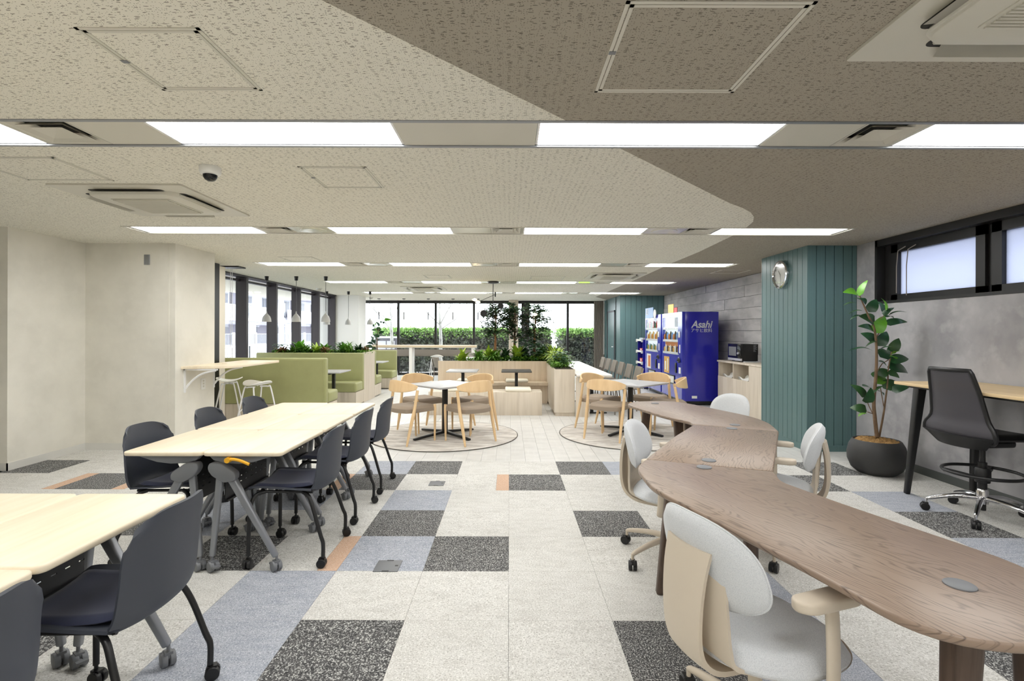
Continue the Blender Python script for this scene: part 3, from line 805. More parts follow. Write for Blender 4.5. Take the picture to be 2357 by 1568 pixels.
for k, y_ in enumerate((3.19, 3.87, 4.54)):
    place_shell(-1.325 , y_, PI + [.04, -.02, .03][k], 'navy shell chair on casters, %s on the aisle side of the long maple desks' % ['nearest', 'middle', 'farthest'][k])
    place_shell(-2.10, y_ + .02, [-.03, .05, 0][k], 'navy shell chair with its back to the cream wall, %s one behind the long desks' % ['nearest', 'middle', 'farthest'][k])
place_shell(-1.40, 1.77, PI + .05, 'navy shell chair seen large from behind at the front desk corner')
place_shell(-1.40, 1.09, PI - .03, 'navy shell chair cut off by the lower left frame edge')
place_shell(-2.17, 1.80, .02, 'navy shell chair on the far side of the front desks, mostly hidden')

# ---- flip-top desks
DT = .70
def flip_desk():
    """inner (seam) edge on x=0, top spans x 0..0.455, y -.336..+.336"""
    t = empty('training_desk')
    MB().prism(rrect(.002, -.336, .455, .336, .03, 5), DT - .025, DT).build('desktop', 'maple', t, bevel=.007, seg=2)
    p = MB()   # perforated modesty panel
    y0, y1, xa = -.25, .25, .085
    zb = [.40, .455, .463, .50, .508, .60]
    p.box(xa, y0, .40, xa + .004, y1, .458)
    ys = [y0 + .04 + k * .062 for k in range(8)]
    for (za, zc) in ((.458, .464), (.492, .498), (.526, .532)):
        c = y0
        for q in ys: p.box(xa, c, za, xa + .004, q, zc); c = q + .026
        p.box(xa, c, za, xa + .004, y1, zc)
    p.box(xa, y0, .464, xa + .004, y1, .492).box(xa, y0, .498, xa + .004, y1, .526).box(xa, y0, .532, xa + .004, y1, .665)
    p.box(xa, y0, .388, xa + .02, y1, .40)
    p.build('modesty_panel', 'black_metal', t)
    MB().box(.05, -.26, .64, .11, .26, .668).box(.28, -.26, .655, .31, .26, .675).build('beam', 'black_metal', t)
    for s in (-1, 1):
        y_ = s * .285
        b = MB(); b.M = Matrix.Translation((0, y_, 0)) @ Matrix.Rotation(PI / 2, 4, 'X')
        b.prism([(.02, .675), (.40, .675), (.36, .66), (.28, .635), (.20, .625), (.11, .628), (.05, .645)], -.018, .018)
        b.build('hinge_plate', 'grey_plastic', t, bevel=.004)
        b = MB(); b.M = Matrix.Translation((0, y_ + s * .012, 0)) @ Matrix.Rotation(PI / 2, 4, 'X')
        b.prism(rpoly([(.035, .635), (.10, .635), (.185, .575), (.185, .535), (.12, .52), (.05, .56), (.025, .60)], .018), -.028, .028)
        b.build('joint_block', 'grey_plastic', t, bevel=.006)
        MB().bar((.085, y_, .60), (.035, y_, .085), .040, .032, .030, .028, side=(0, 1, 0)).build('leg', 'grey_metal', t, bevel=.008, seg=2)
        MB().bar((.12, y_, .585), (.405, y_, .085), .048, .036, .032, .030, side=(0, 1, 0)).build('leg', 'grey_metal', t, bevel=.009, seg=2)
        caster(t, 'caster', .035, y_, .085, .03, 'grey_plastic', rot=-.6, brake=True)
        caster(t, 'caster', .408, y_, .085, .03, 'grey_plastic', rot=2.4, brake=True)
    b = MB(); path = bez([(.15, -.33, .655), (.18, -.335, .66), (.22, -.335, .652), (.27, -.33, .63)], 6)
    b.tube(path, [.012 if i < 3 else .009 for i in range(len(path))], 8)
    b.lathe([(.016, -.345), (.016, -.315)], 14, (.15, 0, .655), axis='y')
    b.build('release_lever', 'yellow', t, smooth=50)
    return t
desk0 = flip_desk()
DG = 'maple flip-top desks'
n_d = 0
for gi, (cx, ys, rows) in enumerate(((-1.752, (3.205, 3.885, 4.565), 'long desk group'), (-1.815, (1.80, 1.12, .44), 'front desk group'))):
    for k, y_ in enumerate(ys):
        for side in (1, -1):
            o = desk0 if n_d == 0 else copy_tree(desk0)
            n_d += 1
            o.location = (cx, y_, 0)
            if side < 0: o.rotation_euler = (0, 0, PI)
            pos = ['nearest', 'middle', 'farthest'][k] if gi == 0 else ['farthest', 'second', 'third'][k]
            tag(o, 'maple flip-top desk in the %s, %s pair, %s half' % (rows, pos, 'aisle' if side > 0 else 'wall'), 'desk', DG)
# mirrored desks keep their lever and leg mesh; the lever stays on the end that faces the camera
# ---- walnut boomerang table
TZ = .72
def uvmesh(poly, z0, z1, ang, name, parent):
    mb = MB().prism(poly, z0, z1)
    o = mb.build(name, 'walnut', parent, bevel=.006, seg=2)
    me = o.data; uv = me.uv_layers.new(name='grain'); ca, sa = math.cos(ang), math.sin(ang)
    for l in me.loops:
        c = me.vertices[l.vertex_index].co
        uv.data[l.index].uv = (c.x * ca + c.y * sa, -c.x * sa + c.y * ca + c.z)
    return o
seg1 = rpoly([(1.345, 3.672), (1.838, 3.437), (1.945, 3.78), (1.945, 4.05), (1.72, 4.74), (1.62, 4.92), (1.44, 4.95), (1.20, 4.90), (1.09, 4.70), (1.24, 4.04), (1.36, 3.78)], [0, 0, .2, .25, .15, .1, .1, .15, .1, .1, .06])
seg2 = rpoly([(.722, 2.666), (1.277, 2.437), (1.837, 3.434), (1.343, 3.669), (1.06, 3.24)], [.03, 0, 0, 0, .1])
seg3 = rpoly([(.722, 2.662), (.63, 2.50), (.618, 2.19), (.655, 2.04), (.77, 1.69), (.87, 1.37), (.93, 1.12), (1.15, 1.06), (1.42, 1.20), (1.495, 1.44), (1.31, 1.97), (1.225, 2.27), (1.255, 2.36), (1.277, 2.433)], [.02, .15, .15, .1, .2, .15, .12, .2, .2, .15, .15, .15, .05, 0])
WL = ['far section of the walnut boomerang table, tip towards the vending machines', 'middle section of the walnut boomerang table, between its two seams', 'near section of the walnut boomerang table, running out of the frame at the right']
def leg_set(t, pts, rail):
    for (x, y, dx, dy) in pts:
        MB().bar((x, y, TZ - .03), (x + dx, y + dy, 0), .075, .06, .045, .04, side=(0, 1, 0)).build('leg', 'walnut_leg', t, bevel=.012, seg=2)
    for a, b in rail:
        MB().bar((a[0], a[1], TZ - .055), (b[0], b[1], TZ - .055), .03, .05).build('rail', 'walnut_leg', t)
for k, (poly, ang) in enumerate(((seg1, R(105)), (seg2, R(60)), (seg3, R(113)))):
    t = tag(empty('walnut_table'), WL[k], 'table', 'walnut table sections')
    uvmesh(poly, TZ - .022, TZ, ang, 'tabletop', t)
    if k == 0:
        leg_set(t, [(1.29, 4.72, -.05, .06), (1.40, 4.18, .02, -.05), (1.66, 4.70, .04, .05), (1.78, 4.05, .04, -.03)], [((1.29, 4.72), (1.66, 4.70)), ((1.40, 4.18), (1.78, 4.05))])
        holes = [(1.38, 4.77), (1.64, 3.66)]
    elif k == 1:
        leg_set(t, [(1.44, 3.50, -.02, .03), (1.72, 3.40, .03, .02)], [((1.44, 3.50), (1.72, 3.40))])
        holes = [(1.555, 3.52), (1.045, 2.635)]
    else:
        leg_set(t, [(.84, 2.55, -.035, .13), (1.15, 2.42, .05, .05), (1.10, 1.22, -.012, .02), (1.33, 1.28, .02, .0)], [((.84, 2.55), (1.15, 2.42)), ((1.10, 1.22), (1.33, 1.28))])
        holes = [(.968, 2.50), (1.195, 1.335)]
    for (x, y) in holes:
        c = MB().lathe([(.036, TZ), (.036, TZ + .003), (.033, TZ + .005), (.006, TZ + .005)], 24, (x, y, 0))
        c.build('cable_cap', 'grey_plastic', t, smooth=40)

# ---- light grey task chair (faces +x)
def star_base(t, rad, m, n=5, z0=.085, z1=.13, cr=.028, rot=0, cm='black_plastic', th=.034):
    for k in range(n):
        a = rot + 2 * PI * k / n; c, s_ = math.cos(a), math.sin(a)
        p = [(c * .02, s_ * .02, z1), (c * rad * .5, s_ * rad * .5, z1 - .008), (c * (rad - .03), s_ * (rad - .03), z0 + .012), (c * rad, s_ * rad, z0)]
        MB().tube(bez(p, 4), [th * (1 - .52 * i / 12) * .62 for i in range(13)], 8).tube([(c * rad, s_ * rad, z0 + .006), (c * rad, s_ * rad, .055)], .009, 8).build('leg', m, t, smooth=45)
        caster(t, 'caster', c * rad, s_ * rad, .06, cr, cm, rot=a + rnd.uniform(-1, 1))
def task_chair():
    t = empty('task_chair')
    star_base(t, .31, 'beige_plastic', rot=.35)
    MB().tube([(0, 0, .12), (0, 0, .39)], .022, 14).lathe([(.036, .10), (.036, .17), (.028, .18)], 16).build('column', 'beige_plastic', t, smooth=40)
    def cush(sx, x0, x1, w0, w1, zf, th, nu=16, nv=16):
        pass
    # seat cushion: superellipse outline, domed
    def top(u, v):
        a = 2 * PI * u; r = v
        c, s_ = math.cos(a), math.sin(a); e = 2 / 2.7
        x = math.copysign(abs(c) ** e, c) * .235 * r + .005; y = math.copysign(abs(s_) ** e, s_) * .242 * r
        if x < 0: y *= 1 - .25 * (x / -.235) ** 2
        z = .455 - .012 * math.cos(r * PI * .5) * 1 - .0 - .045 * max(0, (r - .8) / .2) ** 2 - (.022 * max(0, x / .235) ** 3 * r)
        return (x, y, z)
    MB().grid(lambda u, v: top(u, v + .001), 40, 10).grid(lambda u, v: (top(u, 1.0)[0], top(u, 1)[1], top(u, 1.001)[2] - .012 * v), 40, 2).build('seat_cushion', 'fabric_light', t, smooth=80)
    def pan(u, v):
        x, y, z = top(u, 1.0); k = 1.012 - .55 * v ** 1.4
        return (x * k, y * k, .402 - .035 * math.sin(v * PI / 2))
    MB().grid(pan, 40, 6).build('seat_pan', 'beige_plastic', t, smooth=60)
    MB().box(-.09, -.05, .33, .08, .05, .372).build('mechanism', 'beige_plastic', t, bevel=.015)
    # back cushion: closed pillow, curved around the sitter
    def back(sd):
        def fn(u, v):
            a = 2 * PI * u; r = v; c, s_ = math.cos(a), math.sin(a); e = 2 / 2.6
            y = math.copysign(abs(c) ** e, c) * .215 * r; h = math.copysign(abs(s_) ** e, s_) * .137 * r
            y *= 1 - .08 * (h / .137)
            dep = .026 * (1 - r ** 4) ** .5 if r < 1 else 0
            x = -.235 + .055 * (y / .215) ** 2 - .03 * (h / .137) + sd * (dep + .006)
            return (x, y, .690 + h)
        return fn
    b = MB().grid(back(1), 40, 9).grid(back(-1), 40, 9, flip=True)
    b.grid(lambda u, v: (back(1)(u, 1)[0] - .012 * v, back(1)(u, 1)[1] * (1.012 if v == .5 else 1), .690 + (back(1)(u, 1)[2] - .690) * (1.015 if v == .5 else 1)), 40, 2, flip=True)
    b.build('back_cushion', 'fabric_light', t, smooth=80)
    p = [Vector(back(0)(k / 60, 1.012)) for k in range(60)]
    MB().tube(p, .0035, 6, closed=True).build('piping', 'fabric_light', t, smooth=80)
    # outer and inner straps of the back frame
    def strap(path, w0, w1, th, name, bow=.02):
        pp = bez(path, 6)
        def fn(u, v):
            q = sample(pp, v); s = 2 * u - 1; w = w0 + (w1 - w0) * v
            return (q.x + bow * s * s * (1 - v), s * w, q.z)
        return MB().grid(fn, 8, 24, th)
    strap([(-.292, 0, .735), (-.308, 0, .65), (-.314, 0, .54), (-.304, 0, .44), (-.268, 0, .375), (-.19, 0, .335), (-.04, 0, .325)], .098, .06, .016, '').build('back_frame', 'beige_plastic', t, smooth=60)
    strap([(-.272, 0, .755), (-.262, 0, .64), (-.254, 0, .54), (-.246, 0, .46), (-.222, 0, .405), (-.12, 0, .375)], .112, .15, .012, '', .03).build('back_support', 'beige_plastic', t, smooth=60)
    for s in (-1, 1):
        MB().prism(rpoly([(-.11, s * .226), (.09, s * .224), (.11, s * .262), (.08, s * .302), (-.10, s * .296), (-.13, s * .26)], .04), .622, .654).build('armrest', 'beige_plastic', t, bevel=.011, seg=3)
        pp = bez([(0, s * .266, .632), (.0, s * .272, .54), (-.004, s * .275, .40), (-.012, s * .26, .345), (-.02, s * .20, .335), (-.02, s * .08, .34)], 5)
        b = MB()
        def fn(u, v): 
            q = sample(pp, v); a = 2 * PI * u
            nx = Vector((1, 0, 0)); tt = (sample(pp, min(v + .03, 1)) - sample(pp, max(v - .03, 0))).normalized(); ny = tt.cross(nx)
            return q + nx * math.cos(a) * .024 + ny * math.sin(a) * .012
        b.grid(fn, 12, 24, flip=(s > 0)).build('arm_post', 'beige_plastic', t, smooth=60)
    return t
task0 = task_chair()
TG = 'light grey upholstered task chairs around the walnut table'
spots = [(.815, 1.665, R(20), 'light grey task chair seen large from behind at the near walnut table section'),
         (1.0, 3.10, R(-28), 'light grey task chair on the left side of the walnut table, by the near seam'),
         (1.68, 3.21, R(152), 'light grey task chair with both armrests under the table, before the teal column'),
         (1.84, 4.52, R(204), 'light grey task chair at the far walnut section, only its backrest showing')]
for i, (x, y, a, lb) in enumerate(spots):
    o = task0 if i == 0 else copy_tree(task0)
    o.location = (x, y, 0); o.rotation_euler = (0, 0, a); tag(o, lb, 'chair', TG)

# ---- wooden armchair (faces +x)
def wood_chair():
    t = empty('wooden_armchair')
    def seat(u, v, z, k=1):
        s = 2 * u - 1; x = -.215 + .43 * v
        w = .235 - .025 * v
        rr = 1 - .20 * max(0, (.35 - v) / .35) ** 2
        return (x - .05 * (1 - s * s) * max(0, (.5 - v) / .5), s * w * rr * k, z)
    def fn(u, v):
        ed = min(1, min(u, 1 - u, v, 1 - v) / .10)
        x, y, z = seat(u, v, 0)
        return (x, y, .435 + .035 * math.sqrt(max(ed, 0)) - .018 * math.sin(u * PI) * math.sin(v * PI))
    def fb(u, v):
        x, y, z = seat(u, v, 0); return (x, y, .385)
    b = MB().grid(fn, 18, 18)
    b.grid(fb, 18, 18, flip=True)
    ring = [(u / 18, 0) for u in range(18)] + [(1, v / 18) for v in range(18)] + [(1 - u / 18, 1) for u in range(18)] + [(0, 1 - v / 18) for v in range(18)]
    n = len(ring); vs = [fn(*q) for q in ring] + [(fb(*q)[0] * 1.01, fb(*q)[1] * 1.015, .41) for q in ring] + [fb(*q) for q in ring]
    b.add(vs, [(k, n + k, n + (k + 1) % n, (k + 1) % n) for k in range(n)] + [(n + k, 2 * n + k, 2 * n + (k + 1) % n, n + (k + 1) % n) for k in range(n)])
    b.build('seat', 'taupe', t, smooth=60)
    for s in (-1, 1):
        p = bez([(.208, s * .198, 0), (.205, s * .205, .22), (.20, s * .212, .40), (.196, s * .212, .462)], 4)
        MB().tube(p, [.0115 + .007 * min(1, i / 8) for i in range(len(p))], 10).build('leg', 'beech', t, smooth=50)
        p = bez([(-.255, s * .245, 0), (-.20, s * .245, .22), (-.15, s * .25, .42), (-.105, s * .255, .665)], 4)
        MB().tube(p, [.0115 + .010 * math.sin(min(1, i / 9) * PI * .75) for i in range(len(p))], 10).build('leg', 'beech', t, smooth=50)
    # bent crest rail
    def rail(u, v, off=0):
        a = (u - .5) * 2 * 1.22; s = abs(2 * u - 1)
        h = .105 * (1 - s ** 2.2) + .042
        zc = .705 + .018 * (1 - s * s)
        rx = .205 + off; ry = .268 + off
        x = -.035 - math.cos(a) * rx; y = math.sin(a) * ry / math.sin(1.22) * .97
        return (x - .02 * (1 - v), y, zc - h / 2 - .012 + h * v)
    b = MB().grid(lambda u, v: rail(u, v), 36, 5, .017, flip=False)
    b.build('crest_rail', 'beech', t, bevel=.004, smooth=50, bang=60)
    return t
wood0 = wood_chair()
WG = 'beech armchairs with taupe seats'
wsp = [(-1.235, 6.41, R(47), 'front left', 'left'), (-.52, 6.40, R(133), 'front right', 'left'), (-1.225, 7.11, R(-46), 'back left', 'left'), (-.51, 7.10, R(225), 'back right', 'left'),
       (1.32, 6.62, R(55), 'front left', 'right'), (1.31, 7.30, R(-46), 'back left', 'right'), (2.06, 7.42, R(226), 'back right', 'right'), (2.14, 6.86, R(163), 'front right', 'right')]
for i, (x, y, a, pos, tb) in enumerate(wsp):
    o = wood0 if i == 0 else copy_tree(wood0)
    o.location = (x, y, .011); o.rotation_euler = (0, 0, a)
    tag(o, 'beech armchair with taupe seat, %s of the four around the %s square table' % (pos, tb), 'chair', WG)
# ---- rugs and square pedestal tables
for x, y, lb in ((-.88, 6.82, 'left'), (1.69, 6.90, 'right')):
    t = tag(empty('round_rug', (x, y, 0)), 'round pale mottled rug under the %s square table' % lb, 'rug', 'round rugs')
    MB().lathe([(.992, 0), (.988, .010), (.001, .0105)], 96, cap=False).build('pile', 'rug', t)
    MB().tube([(math.cos(2 * PI * k / 96) * .994, math.sin(2 * PI * k / 96) * .994, .0055) for k in range(96)], .0055, 6, closed=True).build('border', 'rug_edge', t)
def ped_table(name, x, y, w, d, h, rz, label, top, base='cross', z0=0, grp='pedestal tables', th=.022):
    t = tag(empty(name, (x, y, z0), rz), label, 'table', grp)
    h -= z0
    MB().prism(rrect(-w / 2, -d / 2, w / 2, d / 2, .02), h - th, h).build('tabletop', top, t, bevel=.003)
    MB().box(-w * .28, -.03, h - th - .018, w * .28, .03, h - th).box(-.03, -d * .28, h - th - .018, .03, d * .28, h - th).build('bracket', 'black_metal', t)
    MB().box(-.028, -.028, .03, .028, .028, h - th - .015).build('pole', 'black_metal', t, bevel=.004)
    if base == 'cross':
        for k in range(4):
            a = k * PI / 2
            MB().bar((math.cos(a) * .02, math.sin(a) * .02, .05), (math.cos(a) * .50, math.sin(a) * .50, .014), .036, .05, .022, .042, side=(-math.sin(a), math.cos(a), 0)).build('foot', 'black_metal', t, bevel=.004)
    else:
        MB().box(-.2, -.2, 0, .2, .2, .012).box(-.04, -.04, .012, .04, .04, .04).build('base_plate', 'black_metal', t)
    return t
ped_table('square_table', -.86, 6.75, .75, .75, .70, R(46), 'square grey-topped pedestal table on the left round rug', 'grey_top', z0=.011)
ped_table('square_table', 1.69, 7.02, .76, .76, .70, R(43), 'square grey-topped pedestal table on the right round rug', 'grey_top', z0=.011)
ped_table('bench_table', -.845, 9.2, .55, .6, .70, 0, 'small light-topped pedestal table before the wooden bench, left', 'grey_top', 'plate')
ped_table('bench_table', .13, 9.2, .54, .6, .70, 0, 'small dark-topped pedestal table before the wooden bench, right', 'dark_top', 'plate')

# ---- green booths by the left windows
BX0, BX1 = -4.95, -2.865
def pillow(mb, x0, y0, z0, x1, y1, z1): return mb.box(x0, y0, z0, x1, y1, z1)
def booth_seat(name, yb, dirn, label, zb=.98, back_th=.11, panel=True):
    """yb = y of the outer face of the backrest; dirn +1: sitter looks to +y"""
    t = tag(empty('booth_sofa', ((BX0 + BX1) / 2, yb, 0)), label, 'booth seat', 'green leather booth seats')
    hw = (BX1 - BX0) / 2; d = dirn
    MB().box(-hw, 0, .02, hw, d * .53, .26).build('plinth', 'oak_grey', t)
    MB().box(-hw, 0, .26, hw + .004, d * back_th, zb).build('backrest', 'green_leather', t, bevel=.022, seg=3)
    if panel:
        MB().box(-hw + .02, -d * .006, .27, hw - .03, 0, zb - .035).build('back_panel', 'green_leather', t)
    MB().box(-hw, d * (back_th + .002), .262, hw + .01, d * .56, .445).build('seat_cushion', 'green_leather', t, bevel=.04, seg=4)
    return t
booth_seat('booth_seat', 7.86, 1, 'nearest green leather booth seat, its tall olive back facing the desks')
booth_seat('booth_seat', 9.95, -1, 'green leather booth seat below the front planter, facing the first booth table', panel=False)
booth_seat('booth_seat', 10.74, 1, 'green leather booth seat behind the planter, only its end showing', panel=False)
booth_seat('booth_seat', 12.87, -1, 'farthest green leather booth seat, tall back below the rubber plant', .93, panel=False)
t = tag(empty('booth_planter', ((BX0 + BX1) / 2, 10.345, 0)), 'pale wood planter box between the back-to-back green booths', 'planter')
hw = (BX1 - BX0) / 2
MB().box(-hw, -.385, 0, hw - .03, .385, .90).build('box', 'oak_grey', t)
for k in range(5): MB().box(hw - .03, -.393 + .157 * k, 0, hw, -.393 + .157 * (k + 1) - .001, .985).build('end_board', 'oak_grey', t)
MB().box(-hw, -.38, .90, hw - .03, .38, .935).build('soil', 'soil', t)
def booth_table(y, label):
    t = tag(empty('booth_table', (-3.95, y, 0)), label, 'table', 'booth tables')
    MB().prism(rrect(-.95, -.32, 1.05, .32, .02), .678, .70).build('tabletop', 'grey_top', t, bevel=.003)
    for x in (-.5, .84):
        MB().box(x - .025, -.025, .02, x + .025, .025, .66).build('pole', 'black_metal', t)
        MB().box(x - .035, -.26, .655, x + .035, .26, .678).build('bracket', 'black_metal', t)
        MB().box(x - .03, -.28, .0, x + .03, .28, .025).build('foot', 'black_metal', t)
    return t
booth_table(8.93, 'grey booth table between the two nearest green booth seats')
booth_table(11.83, 'grey booth table between the two farther green booth seats')

# ---- wooden island: benches, planter, white counter
t = tag(empty('bench_island', (0, 9, 0)), 'long pale wood planter wall with built-in bench facing the camera', 'planter', None)
MB().box(-1.43, 1.12, 0, .748, 1.16, .815).build('front_panel', 'oak', t)
MB().box(-1.43, 1.16, 0, 1.09, 1.75, .76).build('box', 'oak', t)
MB().box(-1.40, .76, .36, .748, 1.12, .42).build('bench_top', 'oak', t, bevel=.003)
MB().box(-1.40, .86, 0, .748, 1.12, .36).build('bench_base', 'oak', t)
MB().box(-.4, 1.19, .76, 1.05, 1.70, .79).build('soil', 'soil', t)
t = tag(empty('side_planter', (.92, 9, 0)), 'pale wood planter end box beside the white counter', 'planter')
MB().box(-.17, -.64, .06, .17, 1.115, .78).build('box', 'oak_grey', t)
MB().box(-.15, -.62, 0, .17, 1.115, .06).build('kick_board', 'oak_grey', t)
MB().box(-.15, -.62, .78, .15, 1.1, .785).build('soil', 'soil', t)
t = tag(MB().box(-1.355, 8.44, 0, .55, 8.89, .39).build('low_bench', 'oak_grey', bevel=.003), 'long low pale wood box bench in front of the small tables', 'bench')
def cushion(x, y, z, label, w=.44, d=.40):
    o = MB().box(-w / 2, -d / 2, 0, w / 2, d / 2, .052).build('cushion', 'cream_cushion', bevel=.02, seg=3, loc=(x, y, z))
    tag(o, label, 'cushion', 'cream seat cushions')
cushion(.15, 8.66, .391, 'cream cushion on the low box bench, right, before the dark-topped table')
cushion(-.86, 8.66, .391, 'cream cushion on the low box bench, left, behind the square table')
cushion(.15, 9.96, .421, 'cream cushion on the rear bench under the planter, right')
cushion(-.80, 9.96, .421, 'cream cushion on the rear bench under the planter, left')

t = tag(empty('white_counter', (1.40, 10.2, 0)), 'long white counter table running back from the side planter', 'table')
MB().box(-.29, -1.93, .668, .29, 2.0, .70).build('tabletop', 'white_top', t, bevel=.003)
MB().box(-.28, -1.92, .668 - .012, .28, 1.98, .668).build('edge_board', 'oak_grey', t)
for y_ in (-1.5, 0, 1.7):
    MB().box(-.02, y_ - .3, .62, .02, y_ + .3, .655).build('bracket', 'black_metal', t)
    MB().box(.0, y_ - .03, .02, .05, y_ + .03, .655).build('leg', 'black_metal', t); MB().box(-.25, y_ - .03, 0, .28, y_ + .03, .02).build('foot', 'black_metal', t)
MB().box(-.305, -1.90, 0, -.075, -1.88, .655).build('end_panel', 'oak_grey', t)
# grey counter chairs (face +x)
def counter_chair():
    t = empty('counter_chair')
    MB().box(-.2, -.2, .425, .22, .2, .455).build('seat', 'greige_fabric', t, bevel=.012)
    b = MB().grid(lambda u, v: (-.205 - .06 * v + .02 * (2 * u - 1) ** 2, .195 * (2 * u - 1), .56 + .25 * v), 8, 6, .022)
    b.build('backrest', 'greige_fabric', t, bevel=.006, smooth=50)
    for s in (-1, 1):
        MB().tube([(.2, s * .19, 0), (.19, s * .19, .43)], .011, 8).build('leg', 'greige_fabric', t)
        MB().tube([(-.27, s * .2, 0), (-.215, s * .2, .44), (-.275, s * .2, .79)], .012, 8).build('leg', 'greige_fabric', t)
    return t
cc0 = counter_chair()
for k in range(6):
    y_ = 8.72 + .66 * k
    o = cc0 if k == 0 else copy_tree(cc0)
    o.location = (1.99, y_, 0); o.rotation_euler = (0, 0, PI)
    tag(o, 'taupe chair at the white counter, %s from the near end' % ORD[k], 'chair', 'taupe chairs along the white counter')
# white meeting table and chairs behind the planter wall
t = tag(empty('meeting_table', (-.52, 13.0, 0)), 'white table with white legs seen behind the planter wall', 'table')
MB().box(-.72, -.7, .70, .72, .7, .722).build('tabletop', 'white_top', t, bevel=.003)
for x in (-.66, .66):
    for y_ in (-.6, .6): MB().box(x - .02, y_ - .02, 0, x + .02, y_ + .02, .70).build('leg', 'white_metal', t)
for k, (x, y_, a, lb) in enumerate(((-1.5, 11.9, .5, 'taupe chair turned by the left end of the planter wall'), (-1.1, 14.1, -PI / 2, 'taupe chair behind the white meeting table, left one'), (-.5, 14.1, -PI / 2, 'taupe chair behind the white meeting table, middle one'), (.05, 14.1, -PI / 2, 'taupe chair behind the white meeting table, right one'))):
    o = copy_tree(cc0, (x, y_, 0), a); tag(o, lb, 'chair', 'taupe chairs around the white meeting table')
# bar at the far windows
t = tag(empty('window_bar', (-2.3, 15.4, 0)), 'long pale wood bar counter under the far windows', 'counter')
MB().box(-2.3, -.24, .94, 1.3, .24, 1.0).build('countertop', 'counter_wood', t, bevel=.004)
MB().box(-2.3, .18, .90, 1.3, .2, .94).build('apron', 'white_plastic', t)
for x in (-2.2, -.68, 1.2): MB().box(x - .045, -.2, 0, x + .045, .2, .94).build('side_panel', 'white_top', t)
def stool(name):
    t = empty(name)
    def seat(u, v):
        a = 2 * PI * u; x = .175 * v * math.cos(a); y = .19 * v * math.sin(a)
        return (x, y, .648 + .05 * (x / .175) ** 2 + .012 * v)
    MB().grid(seat, 32, 6, .012).build('seat', 'white_plastic', t, smooth=60)
    for s in (-1, 1):
        MB().tube(bez([(.0, s * .05, .632), (.06, s * .12, .628), (.09, s * .15, .58), (.2, s * .2, 0)], 5), .010, 8).build('leg', 'white_metal', t, smooth=50)
        MB().tube(bez([(0, s * .05, .632), (-.06, s * .12, .628), (-.09, s * .15, .58), (-.2, s * .2, 0)], 5), .010, 8).build('leg', 'white_metal', t, smooth=50)
    MB().tube([(.155, -.18, .22), (.155, .18, .22)], .008, 8).tube([(-.155, -.18, .22), (-.155, .18, .22)], .008, 8).build('footrest', 'white_metal', t)
    return t
s0 = stool('white_stool')
for k, (x, y_, a, lb) in enumerate(((-4.12, 7.42, R(20), 'white stool with round seat under the far end of the wall counter'), (-3.47, 6.95, R(160), 'white stool with folded-up seat rim before the green booth back'),
        (-3.55, 14.95, R(90), 'white stool at the window bar, left by the booth end'), (-2.15, 14.95, R(90), 'white stool at the window bar, between its two left panels'), (-1.35, 14.95, R(90), 'white stool at the window bar, right part'))):
    o = s0 if k == 0 else copy_tree(s0)
    o.location = (x, y_, 0); o.rotation_euler = (0, 0, a); tag(o, lb, 'stool', 'white stools')
# wall counter on the left column
t = tag(empty('wall_counter', (-3.92, 6.7, .97)), 'cream wall-mounted standing counter on white brackets', 'counter')
MB().prism(rpoly([(0, -.69), (.46, -.55), (.54, -.42), (.54, .72), (0, .72)], [0, .12, .1, .03, 0]), -.032, 0).build('countertop', 'maple', t, bevel=.003)
for y_ in (-.62, -.02):
    b = MB().box(0, y_ - .012, -.32, .012, y_ + .012, -.034).box(0, y_ - .012, -.05, .4, y_ + .012, -.034)
    p = bez([(.012, y_, -.27), (.10, y_, -.17), (.22, y_, -.09), (.38, y_, -.052)], 6)
    b.tube(p, .012, 6); b.build('bracket', 'white_metal', t)
MB().lathe([(.03, 0), (.03, .003), (.002, .003)], 20, (.2, -.12, 0)).build('cable_cap', 'maple_edge', t)
t = tag(empty('wall_outlet', (-3.92, 6.45, .72)), 'white outlet plate on the cream column under the wall counter', 'outlet')
MB().box(0, -.045, -.07, .008, .045, .07).build('plate', 'white_plastic', t, bevel=.003)
for k in range(3): MB().box(.008, -.012, -.042 + .035 * k, .0095, .012, -.022 + .035 * k).build('socket', 'vent_white', t)
t = tag(empty('wall_plate', (-4.255, 5.918, 2.23)), 'small metal cover plate high on the cream wall', 'plate')
MB().box(-.033, -.01, -.06, .033, 0, .06).build('plate', 'grey_metal', t, bevel=.003)
MB().lathe([(.004, -.012), (.004, -.009)], 8, (0, 0, .05), axis='y').lathe([(.004, -.012), (.004, -.009)], 8, (0, 0, -.05), axis='y').build('screw', 'chrome', t)

# ---- high desk by the right wall
t = tag(empty('high_desk', (3.7, 3.1, 0)), 'high blond wood desk with black splayed legs along the grey wall', 'desk')
MB().prism(rrect(-.32, -1.25, .36, 1.34, .02), .945, .97).build('desktop', 'desk_wood', t, bevel=.003)
MB().box(-.26, -1.15, .925, .30, 1.25, .945).build('underframe', 'black_metal', t)
for (x, y_, dx, dy) in ((-.22, 1.17, -.03, .10), (.27, 1.17, .05, .10), (-.22, -1.1, -.03, -.10), (.27, -1.1, .05, -.10)):
    b = MB().bar((x, y_, .93), (x + dx, y_ + dy, 0), .075, .06, .038, .038, side=(0, 1, 0)); b.build('leg', 'black_metal', t, bevel=.008)
MB().lathe([(.035, .97), (.035, .974), (.004, .975)], 20, (.15, .2, 0)).build('cable_cap', 'grey_plastic', t)
